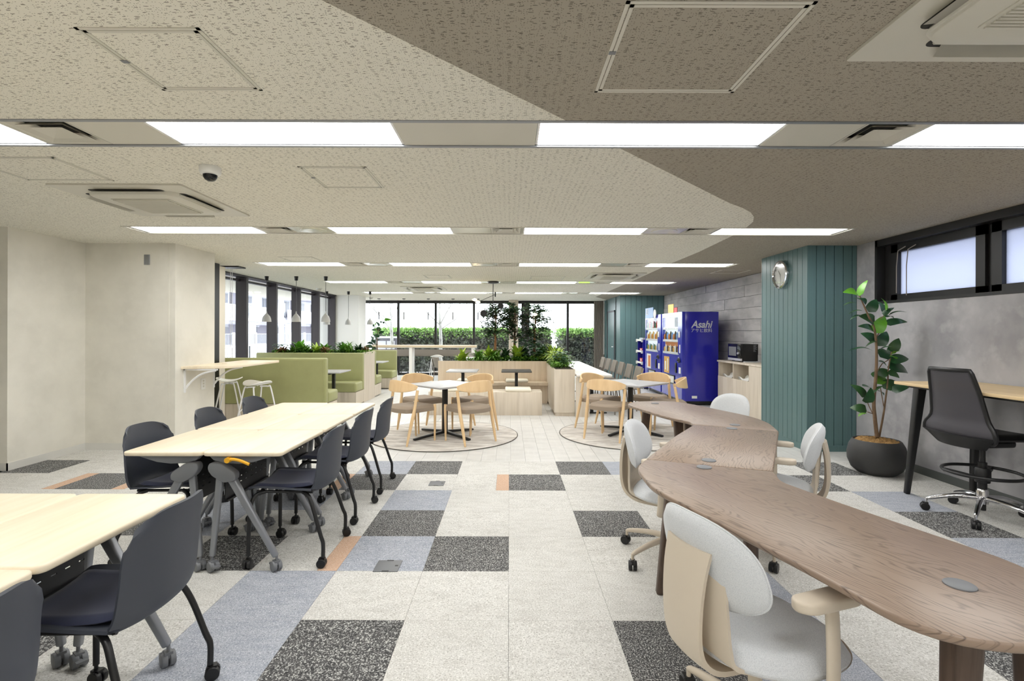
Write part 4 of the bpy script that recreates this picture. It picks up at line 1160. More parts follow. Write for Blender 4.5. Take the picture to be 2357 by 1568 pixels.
# ---- drafting chair (faces +x)
t = tag(empty('drafting_chair', (3.57, 3.80, 0), R(5)), 'tall black mesh-backed drafting chair with foot ring and chrome base', 'chair')
star_base(t, .33, 'chrome', rot=R(144), cr=.03, z0=.09, z1=.15, th=.036)
MB().tube([(0, 0, .06), (0, 0, .12)], .022, 14).build('base_plug', 'black_metal', t)
MB().lathe([(.035, .11), (.038, .2), (.03, .22)], 18).build('hub', 'chrome', t, smooth=40)
MB().tube([(0, 0, .2), (0, 0, .42)], .028, 14).tube([(0, 0, .42), (0, 0, .56)], .018, 12).lathe([(.045, .27), (.05, .30), (.05, .36), (.04, .38)], 18).build('column', 'black_metal', t, smooth=40)
MB().tube([(.235 * math.cos(2 * PI * k / 40) + .0, .235 * math.sin(2 * PI * k / 40), .345) for k in range(40)], .0125, 8, closed=True).build('foot_ring', 'black_metal', t, smooth=60)
for k in range(3):
    a = 2 * PI * k / 3 + .5; MB().bar((.03 * math.cos(a), .03 * math.sin(a), .30), (.23 * math.cos(a), .23 * math.sin(a), .34), .03, .014).build('ring_arm', 'black_metal', t)
def dseat(u, v):
    x = .24 - .46 * v; s = 2 * u - 1; ed = min(1, min(u, 1 - u, v, 1 - v) / .12)
    return (x, s * (.24 - .03 * v), .62 + .035 * math.sqrt(ed) + .01 * s * s)
MB().grid(dseat, 16, 16, .02).build('seat', 'black_plastic', t, smooth=60)
MB().box(-.14, -.11, .545, .16, .11, .60).build('mechanism', 'black_plastic', t, bevel=.02)
MB().bar((.0, .1, .57), (.04, .33, .56), .02, .012).build('lever', 'black_plastic', t)
# back: outline narrow at the top, wide low, pinched at the waist line
def bprof(v):      # half width, x, z
    pts = [(.00, .17, -.17, .595), (.06, .235, -.215, .605), (.15, .275, -.245, .645), (.23, .268, -.245, .69), (.33, .222, -.235, .745), (.40, .210, -.238, .79), (.65, .190, -.262, .94), (.97, .165, -.30, 1.105), (1.0, .155, -.302, 1.12)]
    for a, b in zip(pts, pts[1:]):
        if v <= b[0]:
            k = (v - a[0]) / (b[0] - a[0]); return [a[i] + (b[i] - a[i]) * k for i in (1, 2, 3)]
    return pts[-1][1:]
def bpt(s, v):
    w, x, z = bprof(v); return (x + .045 * s * s * (1 - .4 * v), s * w, z)
MB().grid(lambda u, v: bpt((2 * u - 1) * .97, .02 + .96 * v), 14, 24, .003).build('mesh_back', 'chair_mesh', t, smooth=70)
path = [bpt(-1, k / 20) for k in range(1, 20)] + [bpt(-1 + 2 * k / 8, 1) for k in range(0, 9)] + [bpt(1, 1 - k / 20) for k in range(1, 20)] + [bpt(1 - 2 * k / 8, 0) for k in range(1, 8)]
MB().tube(path, .0155, 8, closed=True).build('back_frame', 'black_plastic', t, smooth=60)
MB().grid(lambda u, v: (lambda w: (-.20 - .03 * v + .05 * (2 * u - 1) ** 2 - .016, (2 * u - 1) * (.18 + .085 * v), .555 + .085 * v + .01 * (2 * u - 1) ** 2))(0), 14, 6, .022).build('back_shell', 'black_plastic', t, smooth=60)
MB().grid(lambda u, v: (bpt((2 * u - 1) * .93, .26 + .12 * v)[0] + .012, bpt((2 * u - 1) * .93, .3)[1], bpt(0, .26 + .12 * v)[2] + .02 * (1 - (2 * u - 1) ** 2)), 12, 4, .008).build('lumbar_pad', 'black_plastic', t, smooth=60)
for s in (-1, 1): MB().bar((-.05, s * .05, .56), (-.20, s * .10, .60), .05, .03).build('back_bracket', 'black_plastic', t, bevel=.006)

# ---- vending machines
def text_obj(body, size, name, m, parent, loc, rot, extrude=.002, shear=0, sx=1, align='CENTER'):
    cu = bpy.data.curves.new(name, 'FONT'); cu.body = body; cu.size = size; cu.extrude = extrude; cu.align_x = align; cu.align_y = 'CENTER'; cu.shear = shear
    cu.offset = size * .022 if body == 'Asahi' else 0
    to = bpy.data.objects.new('tmp', cu); COL.objects.link(to)
    dg = bpy.context.evaluated_depsgraph_get(); dg.update()
    me = bpy.data.meshes.new_from_object(to.evaluated_get(dg)); bpy.data.objects.remove(to)
    me.materials.clear(); me.materials.append(M[m])
    o = bpy.data.objects.new(name, me); COL.objects.link(o); o.parent = parent; o.location = loc; o.rotation_euler = rot; o.scale = (sx, 1, 1)
    return o
FACE = (R(90), 0, R(-90))          # flat graphics on faces that look to -x
def vending(y0, y1, h, label, variant):
    """front face at x=3.31, looks to -x"""
    W_ = y1 - y0; yc = (y0 + y1) / 2
    t = tag(empty('vending_machine', (3.31, yc, 0)), label, 'vending machine', 'blue vending machines')
    hw = W_ / 2
    MB().box(.06, -hw, .08, .70, hw, h).build('cabinet', 'vend_blue', t, bevel=.006)
    # door with window opening: z .95..1.73, y from the far side
    wy0, wy1 = -hw + .24, hw - .05; z0, z1 = .96, h - .09
    d = MB().box(0, -hw, .10, .06, hw, z0).box(0, -hw, z1, .06, hw, h).box(0, -hw, z0, .06, wy0, z1).box(0, wy1, z0, .06, hw, z1)
    d.build('door', 'vend_front', t)
    MB().box(.058, wy0, z0, .0595, wy1, z1).build('back_panel', 'lit_panel', t)
    MB().box(.004, wy0, z0, .007, wy1, z1).build('window_glass', 'glass', t)
    rows = 3; rh = (z1 - z0) / rows
    cols = ['gold', 'red', 'orange_can', 'brown_can', 'green_can', 'blue_can', 'white_plastic', 'silver_print', 'brown_can', 'gold']
    for r in range(rows):
        zb = z0 + rh * r
        MB().box(.006, wy0, zb, .056, wy1, zb + .045).build('shelf', 'white_plastic', t)
        b = MB()
        n = 10
        for k in range(n):
            yy = wy0 + (k + .5) * (wy1 - wy0) / n
            b.box(.002, yy - .03, zb + .012, .0055, yy + .03, zb + .034)
            if variant == 0 and r == 2 and k < 99: continue
            hh = [.115, .15, .17][(k * 7 + r * 3 + variant) % 3] * (1 if r else .85); rr = .022
            c = MB().lathe([(rr * .8, 0), (rr, .008), (rr, hh * .75), (rr * .55, hh * .92), (rr * .5, hh)], 12, (.034, yy, zb + .045))
            c.build('can', cols[(k * 3 + r * 2 + variant * 4 + (k // 3)) % 10], t, smooth=40)
        b.build('button', 'silver_print', t)
    if variant == 0:
        MB().box(.02, wy0 + .02, z0 + 2 * rh + .05, .024, wy1 - .28, z1 - .01).build('poster', 'white_plastic', t)
        MB().box(.02, wy0 + .0, z0 + 2 * rh + .05, .025, wy0 + .26, z1 - .01).build('poster', 'blue_can', t)
        MB().box(.03, wy0, z0 + .16, .032, wy1 - .1, z0 + rh).build('poster', 'orange_can', t)
    # coin side and lower door
    yk = -hw + .13
    MB().lathe([(.055, -.02), (.05, -.03), (.03, -.032)], 20, (0, yk, .86), axis='x').lathe([(.012, -.06), (.012, 0)], 10, (0, yk, .86), axis='x').build('coin_return', 'black_plastic', t, smooth=40)
    MB().box(-.012, yk - .02, 1.30, 0, yk + .05, 1.42).build('card_reader', 'white_plastic', t, bevel=.004)
    MB().box(-.02, yk + .16, .60, 0, yk + .24, .80).build('coin_slot', 'black_plastic', t, bevel=.006)
    MB().box(-.004, yk - .06, .60, 0, yk + .05, .72).build('price_sign', 'white_plastic', t)
    MB().box(-.004, yk - .03, 1.0, 0, yk + .02, 1.16).build('price_sign', 'white_plastic', t)
    for k in range(3): MB().lathe([(.012, -.006), (.012, 0)], 10, (0, yk + .07, .52 - .06 * k + .45), axis='x').build('knob', 'silver_print', t)
    MB().box(-.003, hw - .50, .56, 0, hw - .16, .90).build('poster', 'gold' if variant == 0 else 'white_plastic', t)
    if variant == 0:
        MB().box(-.004, hw - .44, .60, -.003, hw - .38, .86).box(-.004, hw - .30, .62, -.003, hw - .22, .8).build('poster_print', 'white_plastic', t)
    else: MB().box(-.004, hw - .46, .60, -.003, hw - .28, .86).build('poster_print', 'orange_can', t)
    b = MB().box(-.015, -.22 + .0, .36, 0, .30, .38).box(-.015, -.22, .52, 0, .30, .54).box(-.015, -.22, .36, 0, -.20, .54).box(-.015, .28, .36, 0, .30, .54)
    b.build('pickup_frame', 'black_plastic', t)
    MB().box(-.01, -.20, .38, -.004, .28, .52).build('pickup_flap', 'white_plastic' if variant == 0 else 'silver_print', t, bevel=.002)
    for x in (.08, .62):
        for yy in (-hw + .06, hw - .06): MB().lathe([(.03, 0), (.03, .015), (.012, .02), (.012, .09)], 12, (x, yy, 0)).build('foot', 'white_metal', t)
    MB().box(.1, -hw + .02, .02, .66, hw - .02, .08).build('kick_panel', 'black_plastic', t)
    return t
v1 = vending(9.66, 10.93, 1.80, 'large blue vending machine, the near one with white lettering on its side', 0)
side = (R(90), 0, 0)
text_obj('Asahi', .19, 'logo', 'silver_print', v1, (.37, -.6375, 1.55), side, .001, .28, .92)
text_obj('\u30a2\u30b5\u30d2\u98f2\u6599', .083, 'lettering', 'silver_print', v1, (.37, -.6375, 1.435), side, .001, 0, 1.0)
MB().box(.19, -.640, .135, .29, -.6345, .185).build('side_label', 'white_plastic', v1)
MB().box(.50, -.5, .0, .66, -.42, .02).build('bracket', 'white_metal', v1)
# topper cards
MB().box(.03, -.25, 1.80, .04, .25, 1.90).build('topper_card', 'red', v1); MB().box(.025, -.05, 1.80, .03, .3, 1.98).build('topper_card', 'gold', v1); MB().box(.02, .0, 1.70, .025, .2, 1.80).build('topper_card', 'white_plastic', v1)
v2 = vending(11.02, 12.28, 1.80, 'large blue vending machine, the far one next to the snack rack', 1)
MB().box(-.02, -.1, 1.74, -.01, .55, 1.98).build('topper_card', 'blue_can', v2)
text_obj('83', .2, 'topper_print', 'white_plastic', v2, (-.022, .38, 1.88), FACE, .002)
MB().lathe([(.10, -.03), (.10, -.02)], 20, (0, -.25, 1.82), axis='x').build('topper_card', 'white_plastic', v2)
# snack rack
t = tag(empty('snack_rack', (3.45, 12.75, 0)), 'narrow dark blue snack rack with white-edged shelves beside the vending machines', 'rack')
MB().box(.10, -.24, .03, .14, .24, 1.22).build('back_panel', 'black_plastic', t)
MB().box(-.14, -.25, .03, .14, -.235, 1.22).build('side_panel', 'vend_blue', t); MB().box(-.14, .235, .03, .14, .25, 1.22).build('side_panel', 'vend_blue', t)
for k in range(5):
    z = .08 + .28 * k
    MB().box(-.15, -.235, z, .10, .235, z + .012).build('shelf', 'black_metal', t); MB().box(-.165, -.26, z - .015, -.15, .26, z + .03).build('shelf_edge', 'white_plastic', t)
    for s in (-1, 1): MB().box(-.18, s * .25 - .02, z - .04, -.14, s * .25 + .02, z + .035).build('shelf_clip', 'white_plastic', t)
for s in (-1, 1): MB().lathe([(.02, 0), (.02, .03)], 10, (-.1, s * .2, 0)).build('foot', 'white_metal', t)
SN = 'snack boxes on the narrow rack'
for k, (z, c, w_, h_, lb) in enumerate(((1.212, 'white_plastic', .30, .05, 'white box lying on top of the snack rack'), (.932, 'red', .24, .07, 'red and white snack box on the upper shelf of the snack rack'), (.652, 'red', .22, .10, 'red snack box on the middle shelf of the snack rack'), (.372, 'gold', .24, .08, 'yellow snack box on the lower shelf of the snack rack'))):
    t = tag(empty('snack_box', (3.40, 12.75, z + .001)), lb, 'box', SN)
    MB().box(-.07, -w_ / 2, 0, .05, w_ / 2, h_).build('carton', c, t, bevel=.004)
    MB().box(-.0715, -w_ / 4, h_ * .3, -.07, w_ / 4, h_ * .8).build('label', 'white_plastic' if c != 'white_plastic' else 'blue_can', t)

# ---- cabinet with bins openings, microwave
t = tag(empty('cabinet', (3.88, 8.2, 0)), 'pale wood cabinet with two open bins and doors beside the vending machine', 'cabinet')
MB().box(.0, -1.18, .86, .395, 1.22, .89).build('worktop', 'oak_grey', t, bevel=.003)
MB().box(.012, -.45 - .73, .0, .395, -.03 - .0, .86).build('carcass', 'oak_grey', t)
b = MB().box(.03, -.02, 0, .395, 1.20, .02).box(.02, 1.18, .0, .395, 1.2, .86).box(.02, .575, .0, .395, .595, .86).box(.02, -.03, 0, .395, -.012, .86).box(.38, -.03, .02, .395, 1.2, .86)
b.build('bin_frame', 'oak_grey', t)
MB().box(.012, -.028, .03, .03, .583, .60).build('door', 'oak_grey', t); MB().box(.012, .587, .03, .03, 1.198, .60).build('door', 'oak_grey', t)
MB().box(.0, -1.178, .03, .012, -.60, .855).build('door', 'oak_grey', t); MB().box(.0, -.597, .03, .012, -.032, .855).build('door', 'oak_grey', t)
def bag(u, v): return (.07 + .26 * u, .02 + .52 * v, .60 + .05 * math.sin(9 * u + 2) * math.cos(7 * v) + .02 * math.sin(23 * u * v))
for y0 in (0, .61):
    o = MB().grid(lambda u, v: (bag(u, v)[0], bag(u, v)[1] + y0, bag(u, v)[2]), 14, 14, .004).build('bin_bag', 'white_plastic', smooth=60, loc=(3.88, 8.2, 0))
    tag(o, 'white bin liner showing in the %s opening of the pale cabinet' % ('right' if y0 == 0 else 'left'), 'bag', 'bin liners in the cabinet')
t = tag(empty('microwave', (3.96, 8.88, .891)), 'black microwave oven standing on the pale cabinet', 'microwave')
MB().box(.03, -.24, .02, .31, .25, .31).build('body', 'black_plastic', t, bevel=.006)
MB().box(0, -.24, .06, .03, .25, .31).build('door', 'black_glass', t, bevel=.004)
MB().box(-.002, -.08, .10, 0, .21, .26).build('door_window', 'grey_plastic', t)
MB().box(-.002, -.24, .02, .03, .25, .06).build('control_strip', 'silver_print', t)
MB().lathe([(.018, -.02), (.018, 0)], 16, (0, -.17, .15), axis='x').build('knob', 'silver_print', t)
b = MB()
for k in range(7): b.box(.225, -.2408, .29 - .018 * k, .225 + [.055, .04, .06, .05, .06, .03, .045][k], -.240, .296 - .018 * k - .0)
b.build('sticker_text', 'grey_metal', t)
MB().box(.06, -.22, 0, .1, -.18, .02).box(.06, .18, 0, .1, .22, .02).box(.24, -.22, 0, .28, .22, .02).build('foot', 'black_plastic', t)
MB().box(.05, -.30, 0, .29, -.243, .015).build('drip_tray', 'silver_print', t)
# ---- wall clock
t = tag(empty('wall_clock', (3.499, 6.47, 2.14)), 'round silver-rimmed wall clock on the teal column', 'clock')
MB().lathe([(.175, 0), (.182, -.02), (.176, -.04), (.160, -.045), (.150, -.03)], 48, axis='x', cap=False).build('rim', 'chrome', t, smooth=50)
MB().lathe([(.156, -.022), (.001, -.0225)], 48, axis='x', cap=False).build('dial', 'clock_face', t)
MB().lathe([(.118, -.0235), (.113, -.0235)], 48, axis='x', cap=False).build('inner_ring', 'grey_metal', t)
for k in range(12):
    a = 2 * PI * k / 12; n_ = (k if k else 12)
    text_obj(str(n_), .036, 'numeral', 'black_plastic', t, (-.024, -math.sin(a) * .134, math.cos(a) * .134), FACE, .0004)
def hand(ang, L_, w_):
    c, s_ = math.cos(ang), math.sin(ang); return MB().bar((-.027, 0, 0), (-.027, -s_ * L_, c * L_), w_, .002, w_ * .5, .002, side=(1, 0, 0))
hand(R(-38), .075, .007).build('hour_hand', 'black_plastic', t); hand(R(172), .115, .005).build('minute_hand', 'black_plastic', t)
MB().lathe([(.158, -.0405), (.001, -.041)], 40, axis='x', cap=False).build('glass_cover', 'glass_clock', t, smooth=60)
# floor outlets
for x, y_, s_, lb in ((-.715, 2.985, .145, 'grey floor outlet lid in the blue carpet tile beside the long desks'), (-.66, 4.62, .14, 'small grey floor outlet lid in the pale carpet near the planks')):
    t = tag(empty('floor_outlet', (x, y_, 0)), lb, 'floor outlet', 'floor outlet lids')
    MB().box(-s_ / 2, -s_ / 2, 0, s_ / 2, s_ / 2, .004).build('lid', 'grey_plastic', t, bevel=.002)
    for q in ((-.02, -s_ / 2, .02, -s_ / 2 + .01), (-.02, s_ / 2 - .01, .02, s_ / 2), (s_ / 2 - .03, -.006, s_ / 2 - .012, .006)): MB().box(q[0], q[1], .004, q[2], q[3], .005).build('latch', 'black_plastic', t)

# ---- pendant lamps over the booths
def pendant(x, y, label):
    t = tag(empty('pendant_lamp', (x, y, HC)), label, 'pendant lamp', 'grey bell pendant lamps')
    MB().lathe([(.036, 0), (.036, -.02), (.033, -.025), (.03, -.075), (.02, -.08)], 16).build('canopy', 'black_plastic', t, smooth=40)
    MB().tube([(0, 0, -.07), (0, 0, -.66)], .0045, 6).build('cord', 'black_plastic', t)
    MB().lathe([(.006, -.65), (.012, -.69), (.035, -.715), (.062, -.75), (.076, -.79), (.082, -.845), (.078, -.845), (.07, -.79), (.03, -.72)], 28, cap=False).build('shade', 'shade_grey', t, smooth=60)
    MB().lathe([(.001, -.80), (.02, -.80), (.028, -.82), (.02, -.838), (.001, -.84)], 14, cap=False).build('bulb', 'bulb_warm', t, smooth=60)
for k, x in enumerate((-4.52, -3.97, -3.42)):
    pendant(x, 9.38, 'grey bell pendant lamp on black cord over the near booth, %s of three' % ['left', 'middle', 'right'][k])
    pendant(x - .12, 12.8, 'smaller-looking grey bell pendant over the far booth, %s of three' % ['left', 'middle', 'right'][k])
for k, px in enumerate((872, 929.5, 985.7, 1042.5, 1100)):
    x = (px - 1172.5) * 15.5 / 1160
    t = tag(empty('stick_pendant', (x, 15.5, HC)), 'slim black stick pendant before the far windows, %s from the left' % ORD[k], 'pendant lamp', 'slim black stick pendants')
    MB().lathe([(.05, 0), (.05, -.015), (.03, -.02)], 14).build('canopy', 'black_plastic', t)
    MB().tube([(0, 0, -.015), (0, 0, -.42)], .0025, 5).build('cord', 'black_plastic', t)
    MB().lathe([(.014, -.41), (.015, -.43), (.015, -.64), (.013, -.645)], 12).build('tube', 'black_metal', t, smooth=40)
# black multi-arm lamp
LX_, LY_ = -.333, 10.2
t = tag(empty('arm_lamp', (LX_, LY_, HC)), 'black ceiling lamp with three pivoting arms, discs and small bulbs', 'lamp')
MB().lathe([(.115, 0), (.115, -.035), (.06, -.045)], 28).build('canopy', 'black_metal', t, smooth=40)
MB().tube([(0, 0, -.04), (0, 0, -1.05)], .0075, 8).build('stem', 'black_metal', t)
def at(px, py): return ((px - 1172.5) / 1160 * LY_ - LX_, 1.386 - (py - 766) / 1160 * LY_ - HC)
for (a, b, r_, dd) in (((1100, 696), (1140, 678.5), .05, -.05), ((1092, 690), (1152, 704), .062, .04), ((1231, 724), (1113, 722), .07, .0)):
    (xa, za), (xb, zb_) = at(*a), at(*b)
    arm = MB().tube([(xa, dd, za), (xb, dd, zb_)], .005, 6).build('arm', 'black_metal', t)
    MB().lathe([(r_ * .9, -.012), (r_, -.006), (r_, .006), (r_ * .9, .012)], 24, (xb, dd, zb_), axis='y' if r_ > .05 else 'x').build('disc', 'black_metal', arm, smooth=40)
    MB().lathe([(.001, .03), (.045, .01), (.05, -.01), (.001, -.03)], 16, (xa, dd, za), cap=False).build('bulb', 'bulb_warm', arm, smooth=60)

# ================================================================== PLANTS
def leaf(mb, base, tip, W, curl=.15, fold=.25, n=4, up=(0, 0, 1), shape=.45):
    b = Vector(base); t = Vector(tip); d = t - b; L_ = d.length
    if L_ < 1e-5: return
    d.normalize(); u = Vector(up); side = d.cross(u)
    if side.length < .1: side = d.cross(Vector((.3, 1, 0)))
    side.normalize(); nrm = side.cross(d).normalized()
    vs = []
    for i in range(n + 1):
        s = i / n
        w = W * .5 * max(.03, math.sin(PI * s ** (shape + .3 * s)) ** .8) if 0 < i < n else W * .03
        c = b + d * L_ * s + nrm * (L_ * curl * math.sin(PI * s) - L_ * curl * .8 * s * s)
        vs += [tuple(c + side * w + nrm * w * fold), tuple(c), tuple(c - side * w + nrm * w * fold)]
    fs = []
    for i in range(n):
        a = 3 * i; fs += [(a, a + 1, a + 4, a + 3), (a + 1, a + 2, a + 5, a + 4)]
    mb.add(vs, fs)
# ---- potted rubber plant: leaves are single objects
PX, PY = 3.66, 5.02
def rp(cx_, cy_, dy=0.):
    px = 1920 + cx_ / 3.265; py = 620 + cy_ / 3.265; Y = PY + dy
    return Vector(((px - 1172.5) / 1160 * Y - PX - .003 * (py - 766) / 1160 * -Y, dy, 1.386 - (py - 766) / 1160 * Y + .003 * (px - 1172.5) / 1160 * Y))
LV = [(175,190,78,165,1,52),(190,200,245,78,1,36),(215,245,145,212,0,34),(200,215,240,262,0,34),(175,260,70,262,2,22),(215,312,103,330,2,22),(215,350,120,370,0,20),(260,322,322,222,0,52),(377,332,335,236,0,34),(388,310,362,212,1,26),
      (305,400,192,345,2,70),(410,345,542,313,2,26),(375,350,447,284,0,40),(375,362,450,358,2,30),(383,412,553,388,0,42),(303,478,385,348,1,62),(305,545,205,475,0,62),(295,462,190,422,0,44),(330,577,400,465,0,56),(370,492,280,482,1,22),
      (330,545,233,576,2,18),(290,612,113,598,0,28),(340,612,430,575,0,34),(430,612,490,518,2,50),(345,660,412,612,0,66),(466,675,420,648,1,24),(413,692,567,665,0,56),(400,738,573,772,0,66),(330,690,398,722,0,36),(335,800,405,750,2,50),
      (320,860,385,800,2,48),(400,775,497,812,2,42),(368,895,470,835,2,60),(433,915,567,880,0,44),(278,942,372,868,2,26),(232,962,132,862,2,50),(238,1005,282,895,0,52),(212,878,292,903,0,40),(245,1068,122,1035,2,60),(180,1108,245,1078,2,30),
      (330,915,378,942,0,26),(293,810,345,768,2,34),(430,640,500,608,2,24),(425,640,440,560,0,40),(405,300,440,300,0,20)]
def rubber_plant(label, loc, rz=0):
    t = tag(empty('rubber_plant', loc, rz), label, 'potted plant', 'rubber plants')
    MB().lathe([(.12, 0), (.165, .006), (.215, .05), (.247, .13), (.250, .20), (.235, .275), (.208, .325), (.198, .333), (.190, .325), (.19, .27), (.001, .26)], 40, cap=False).build('pot', 'pot_black', t, smooth=60)
    def moss(u, v):
        a = 2 * PI * u; r = .188 * v
        return (r * math.cos(a), r * math.sin(a), .318 + .028 * (1 - v ** 3) + .012 * math.sin(9 * a + 20 * v) * math.cos(17 * v + 3 * a))
    MB().grid(moss, 40, 10).build('moss', 'coir', t, smooth=80)
    pts = [rp(322, 1260), rp(306, 1120), rp(298, 1000), rp(312, 820), rp(318, 700), rp(316, 560), rp(300, 440), rp(262, 360), rp(222, 270), rp(190, 195)]
    b = bez(pts, 5)
    MB().tube(b, [.0185 - .013 * i / len(b) for i in range(len(b))], 8).build('trunk', 'bark', t, smooth=60)
    s2 = bez([rp(338, 1260), rp(372, 1080), rp(388, 960), rp(402, 850), rp(408, 740), rp(432, 620)], 5)
    MB().tube(s2, [.010 - .005 * i / len(s2) for i in range(len(s2))], 7).build('stem', 'bark', t, smooth=60)
    for q in ([(300, 1105), (262, 1030), (232, 950)], [(372, 1030), (355, 930), (345, 880)], [(322, 770), (360, 710), (410, 680)], [(300, 430), (350, 370), (395, 330)], [(312, 520), (350, 460)], [(402, 900), (440, 905)], [(300, 1090), (250, 1072)]):
        MB().tube([rp(*p) for p in q], .0042, 6).build('twig', 'bark', t)
    for i, (a, b_, c, d_, k, w_) in enumerate(LV):
        j = ((i * 37) % 11 - 5) / 5 * .10
        m_ = MB(); p0 = rp(a, b_, j * .3); p1 = rp(c, d_, j)
        upv = Vector((0, -.8, .6)) if w_ > 40 else Vector((0, -.25, .95))
        leaf(m_, p0, p1, w_ / 3.265 / 1160 * PY * 1.5, .12, .15, 7, upv)
        m_.build('leaf', ['leaf_dark', 'leaf_bright', 'leaf_tree'][k] if k != 2 else ('leaf_fern' if i % 3 == 0 else 'leaf_tree'), t, smooth=80)
    return t
r1 = rubber_plant('tall rubber plant in a round black pot between teal column and high desk', (PX, PY, 0))
r2 = copy_tree(r1, (-3.52, 13.4, 0), R(160), 'rubber plant behind the farthest green booth seat, by the far windows')
r2.scale = (.95, .95, .96)
# ---- clumps in the planters
def clump(x, y, z, kind, label, s=1., grp='plants in the island planter'):
    t = tag(empty('planter_plant', (x, y, z)), label, 'plant', grp)
    f = MB(); s *= 1.28
    def ray(n, L_, W, el0, el1, curl, m_, spread=.03, nseg=4, fold=.2):
        for k in range(n):
            a = rnd.uniform(0, 2 * PI); el = R(rnd.uniform(el0, el1)); l = L_ * rnd.uniform(.65, 1.1) * s
            b = Vector((rnd.uniform(-spread, spread), rnd.uniform(-spread, spread), 0.0))
            d = Vector((math.cos(a) * math.cos(el), math.sin(a) * math.cos(el), math.sin(el)))
            leaf(m_, b, b + d * l, W * s * rnd.uniform(.8, 1.15), curl, fold, nseg)
    if kind == 'fern': ray(70, .26, .034, 15, 78, .22, f, .07, 4, .1); mt = 'leaf_fern'
    elif kind == 'lime': ray(26, .27, .085, 30, 82, .12, f, .03, 5); mt = 'leaf_lime'
    elif kind == 'vari': ray(60, .30, .036, 20, 82, .25, f, .04, 5, .15); mt = 'leaf_lime'
    elif kind == 'bright': ray(18, .24, .10, 40, 85, .1, f, .03, 5); mt = 'leaf_bright'
    elif kind == 'dracaena': ray(48, .22, .055, 12, 82, .2, f, .04, 5); mt = 'leaf_tree'
    elif kind == 'rust': ray(44, .19, .05, 15, 82, .15, f, .05, 4); mt = 'leaf_rust'
    elif kind == 'sage':
        mt = 'leaf_sage'
        for k in range(120):
            p = Vector((rnd.gauss(0, .085), rnd.gauss(0, .07), rnd.uniform(.04, .26))) * s
            a = rnd.uniform(0, 2 * PI); d = Vector((math.cos(a), math.sin(a), rnd.uniform(-.3, .5))) * .07 * s
            leaf(f, p, p + d, .055 * s, .1, .15, 3)
    else:   # ground cover
        mt = 'leaf_fern'
        for k in range(150):
            p = Vector((rnd.uniform(-.16, .16), rnd.uniform(-.12, .12), rnd.uniform(.0, .07))) * s
            a = rnd.uniform(0, 2 * PI); d = Vector((math.cos(a), math.sin(a), rnd.uniform(.1, .9))) * .05 * s
            leaf(f, p, p + d, .026 * s, .1, .1, 2)
    if kind != 'cover':
        g = MB()
        for k in range(150):
            p = Vector((rnd.uniform(-.13, .13), rnd.uniform(-.11, .11), rnd.uniform(-.01, .07)))
            a = rnd.uniform(0, 2 * PI); d = Vector((math.cos(a), math.sin(a), rnd.uniform(.1, .9))) * .055
            leaf(g, p, p + d, .03, .1, .1, 2)
        tag(g.build('undergrowth', 'leaf_fern' if kind != 'fern' else 'leaf_tree', t, smooth=80), kind='stuff')
    st = MB()
    for k in range(6):
        a = k * 1.05; st.tube([(0, 0, -.002), (.02 * math.cos(a), .02 * math.sin(a), .06 * s)], .003, 5)
    st.build('stem', 'leaf_tree', t)
    tag(f.build('foliage', mt, t, smooth=80), kind='stuff')
    return t
GI = 'plants in the island planter'
Lb = {'fern': 'feathery green fern', 'lime': 'lime green broad-leaved plant', 'vari': 'yellow-edged strap-leaved plant', 'bright': 'bright green upright broad-leaved plant', 'dracaena': 'dark green pointed-leaf plant', 'rust': 'rust-tinged leafy plant', 'sage': 'grey-green round-leaved bush', 'cover': 'low bright ground cover'}
def strip(spots, where, grp):
    cnt = {}
    for sp in spots: cnt[sp[3]] = cnt.get(sp[3], 0) + 1
    seen = {}
    for (x, y, z, k, s) in spots:
        seen[k] = seen.get(k, 0) + 1
        lb = Lb[k] + ' ' + where
        if cnt[k] > 1: lb += ', %s of its kind from the left' % ORD[seen[k] - 1]
        clump(x, y, z, k, lb, s, grp)
ISZ = .791
strip([(-.98, 10.36, .765, 'lime', .9), (-.62, 10.38, ISZ - .026, 'fern', 1.0), (-.42, 10.50, ISZ, 'lime', 1.05), (-.28, 10.32, ISZ, 'fern', .95), (-.08, 10.42, ISZ, 'dracaena', 1.1), (.02, 10.30, ISZ, 'cover', 1.0), (-.75, 10.30, ISZ - .026, 'cover', 1.0), (-.35, 10.27, ISZ, 'cover', 1), (.18, 10.38, ISZ, 'lime', 1.1),
       (.34, 10.28, ISZ, 'cover', 1.0), (.42, 10.42, ISZ, 'sage', 1.3), (.62, 10.36, ISZ, 'sage', 1.1), (.30, 10.55, ISZ, 'dracaena', 1.2), (.66, 10.52, ISZ, 'fern', 1.2), (.86, 10.42, ISZ, 'vari', 1.1), (.98, 10.55, ISZ, 'fern', 1.1)], 'in the island planter', GI)
GS = 'plants in the side planter'
strip([(.90, 8.62, .786, 'cover', .9), (.90, 8.85, .786, 'sage', .8), (.86, 9.05, .786, 'vari', .9), (.98, 9.18, .786, 'fern', .8), (.92, 9.42, .786, 'cover', .9), (.88, 9.66, .786, 'vari', 1.0), (.96, 9.9, .786, 'lime', .9)], 'in the side planter', GS)
GB = 'plants in the booth planter'
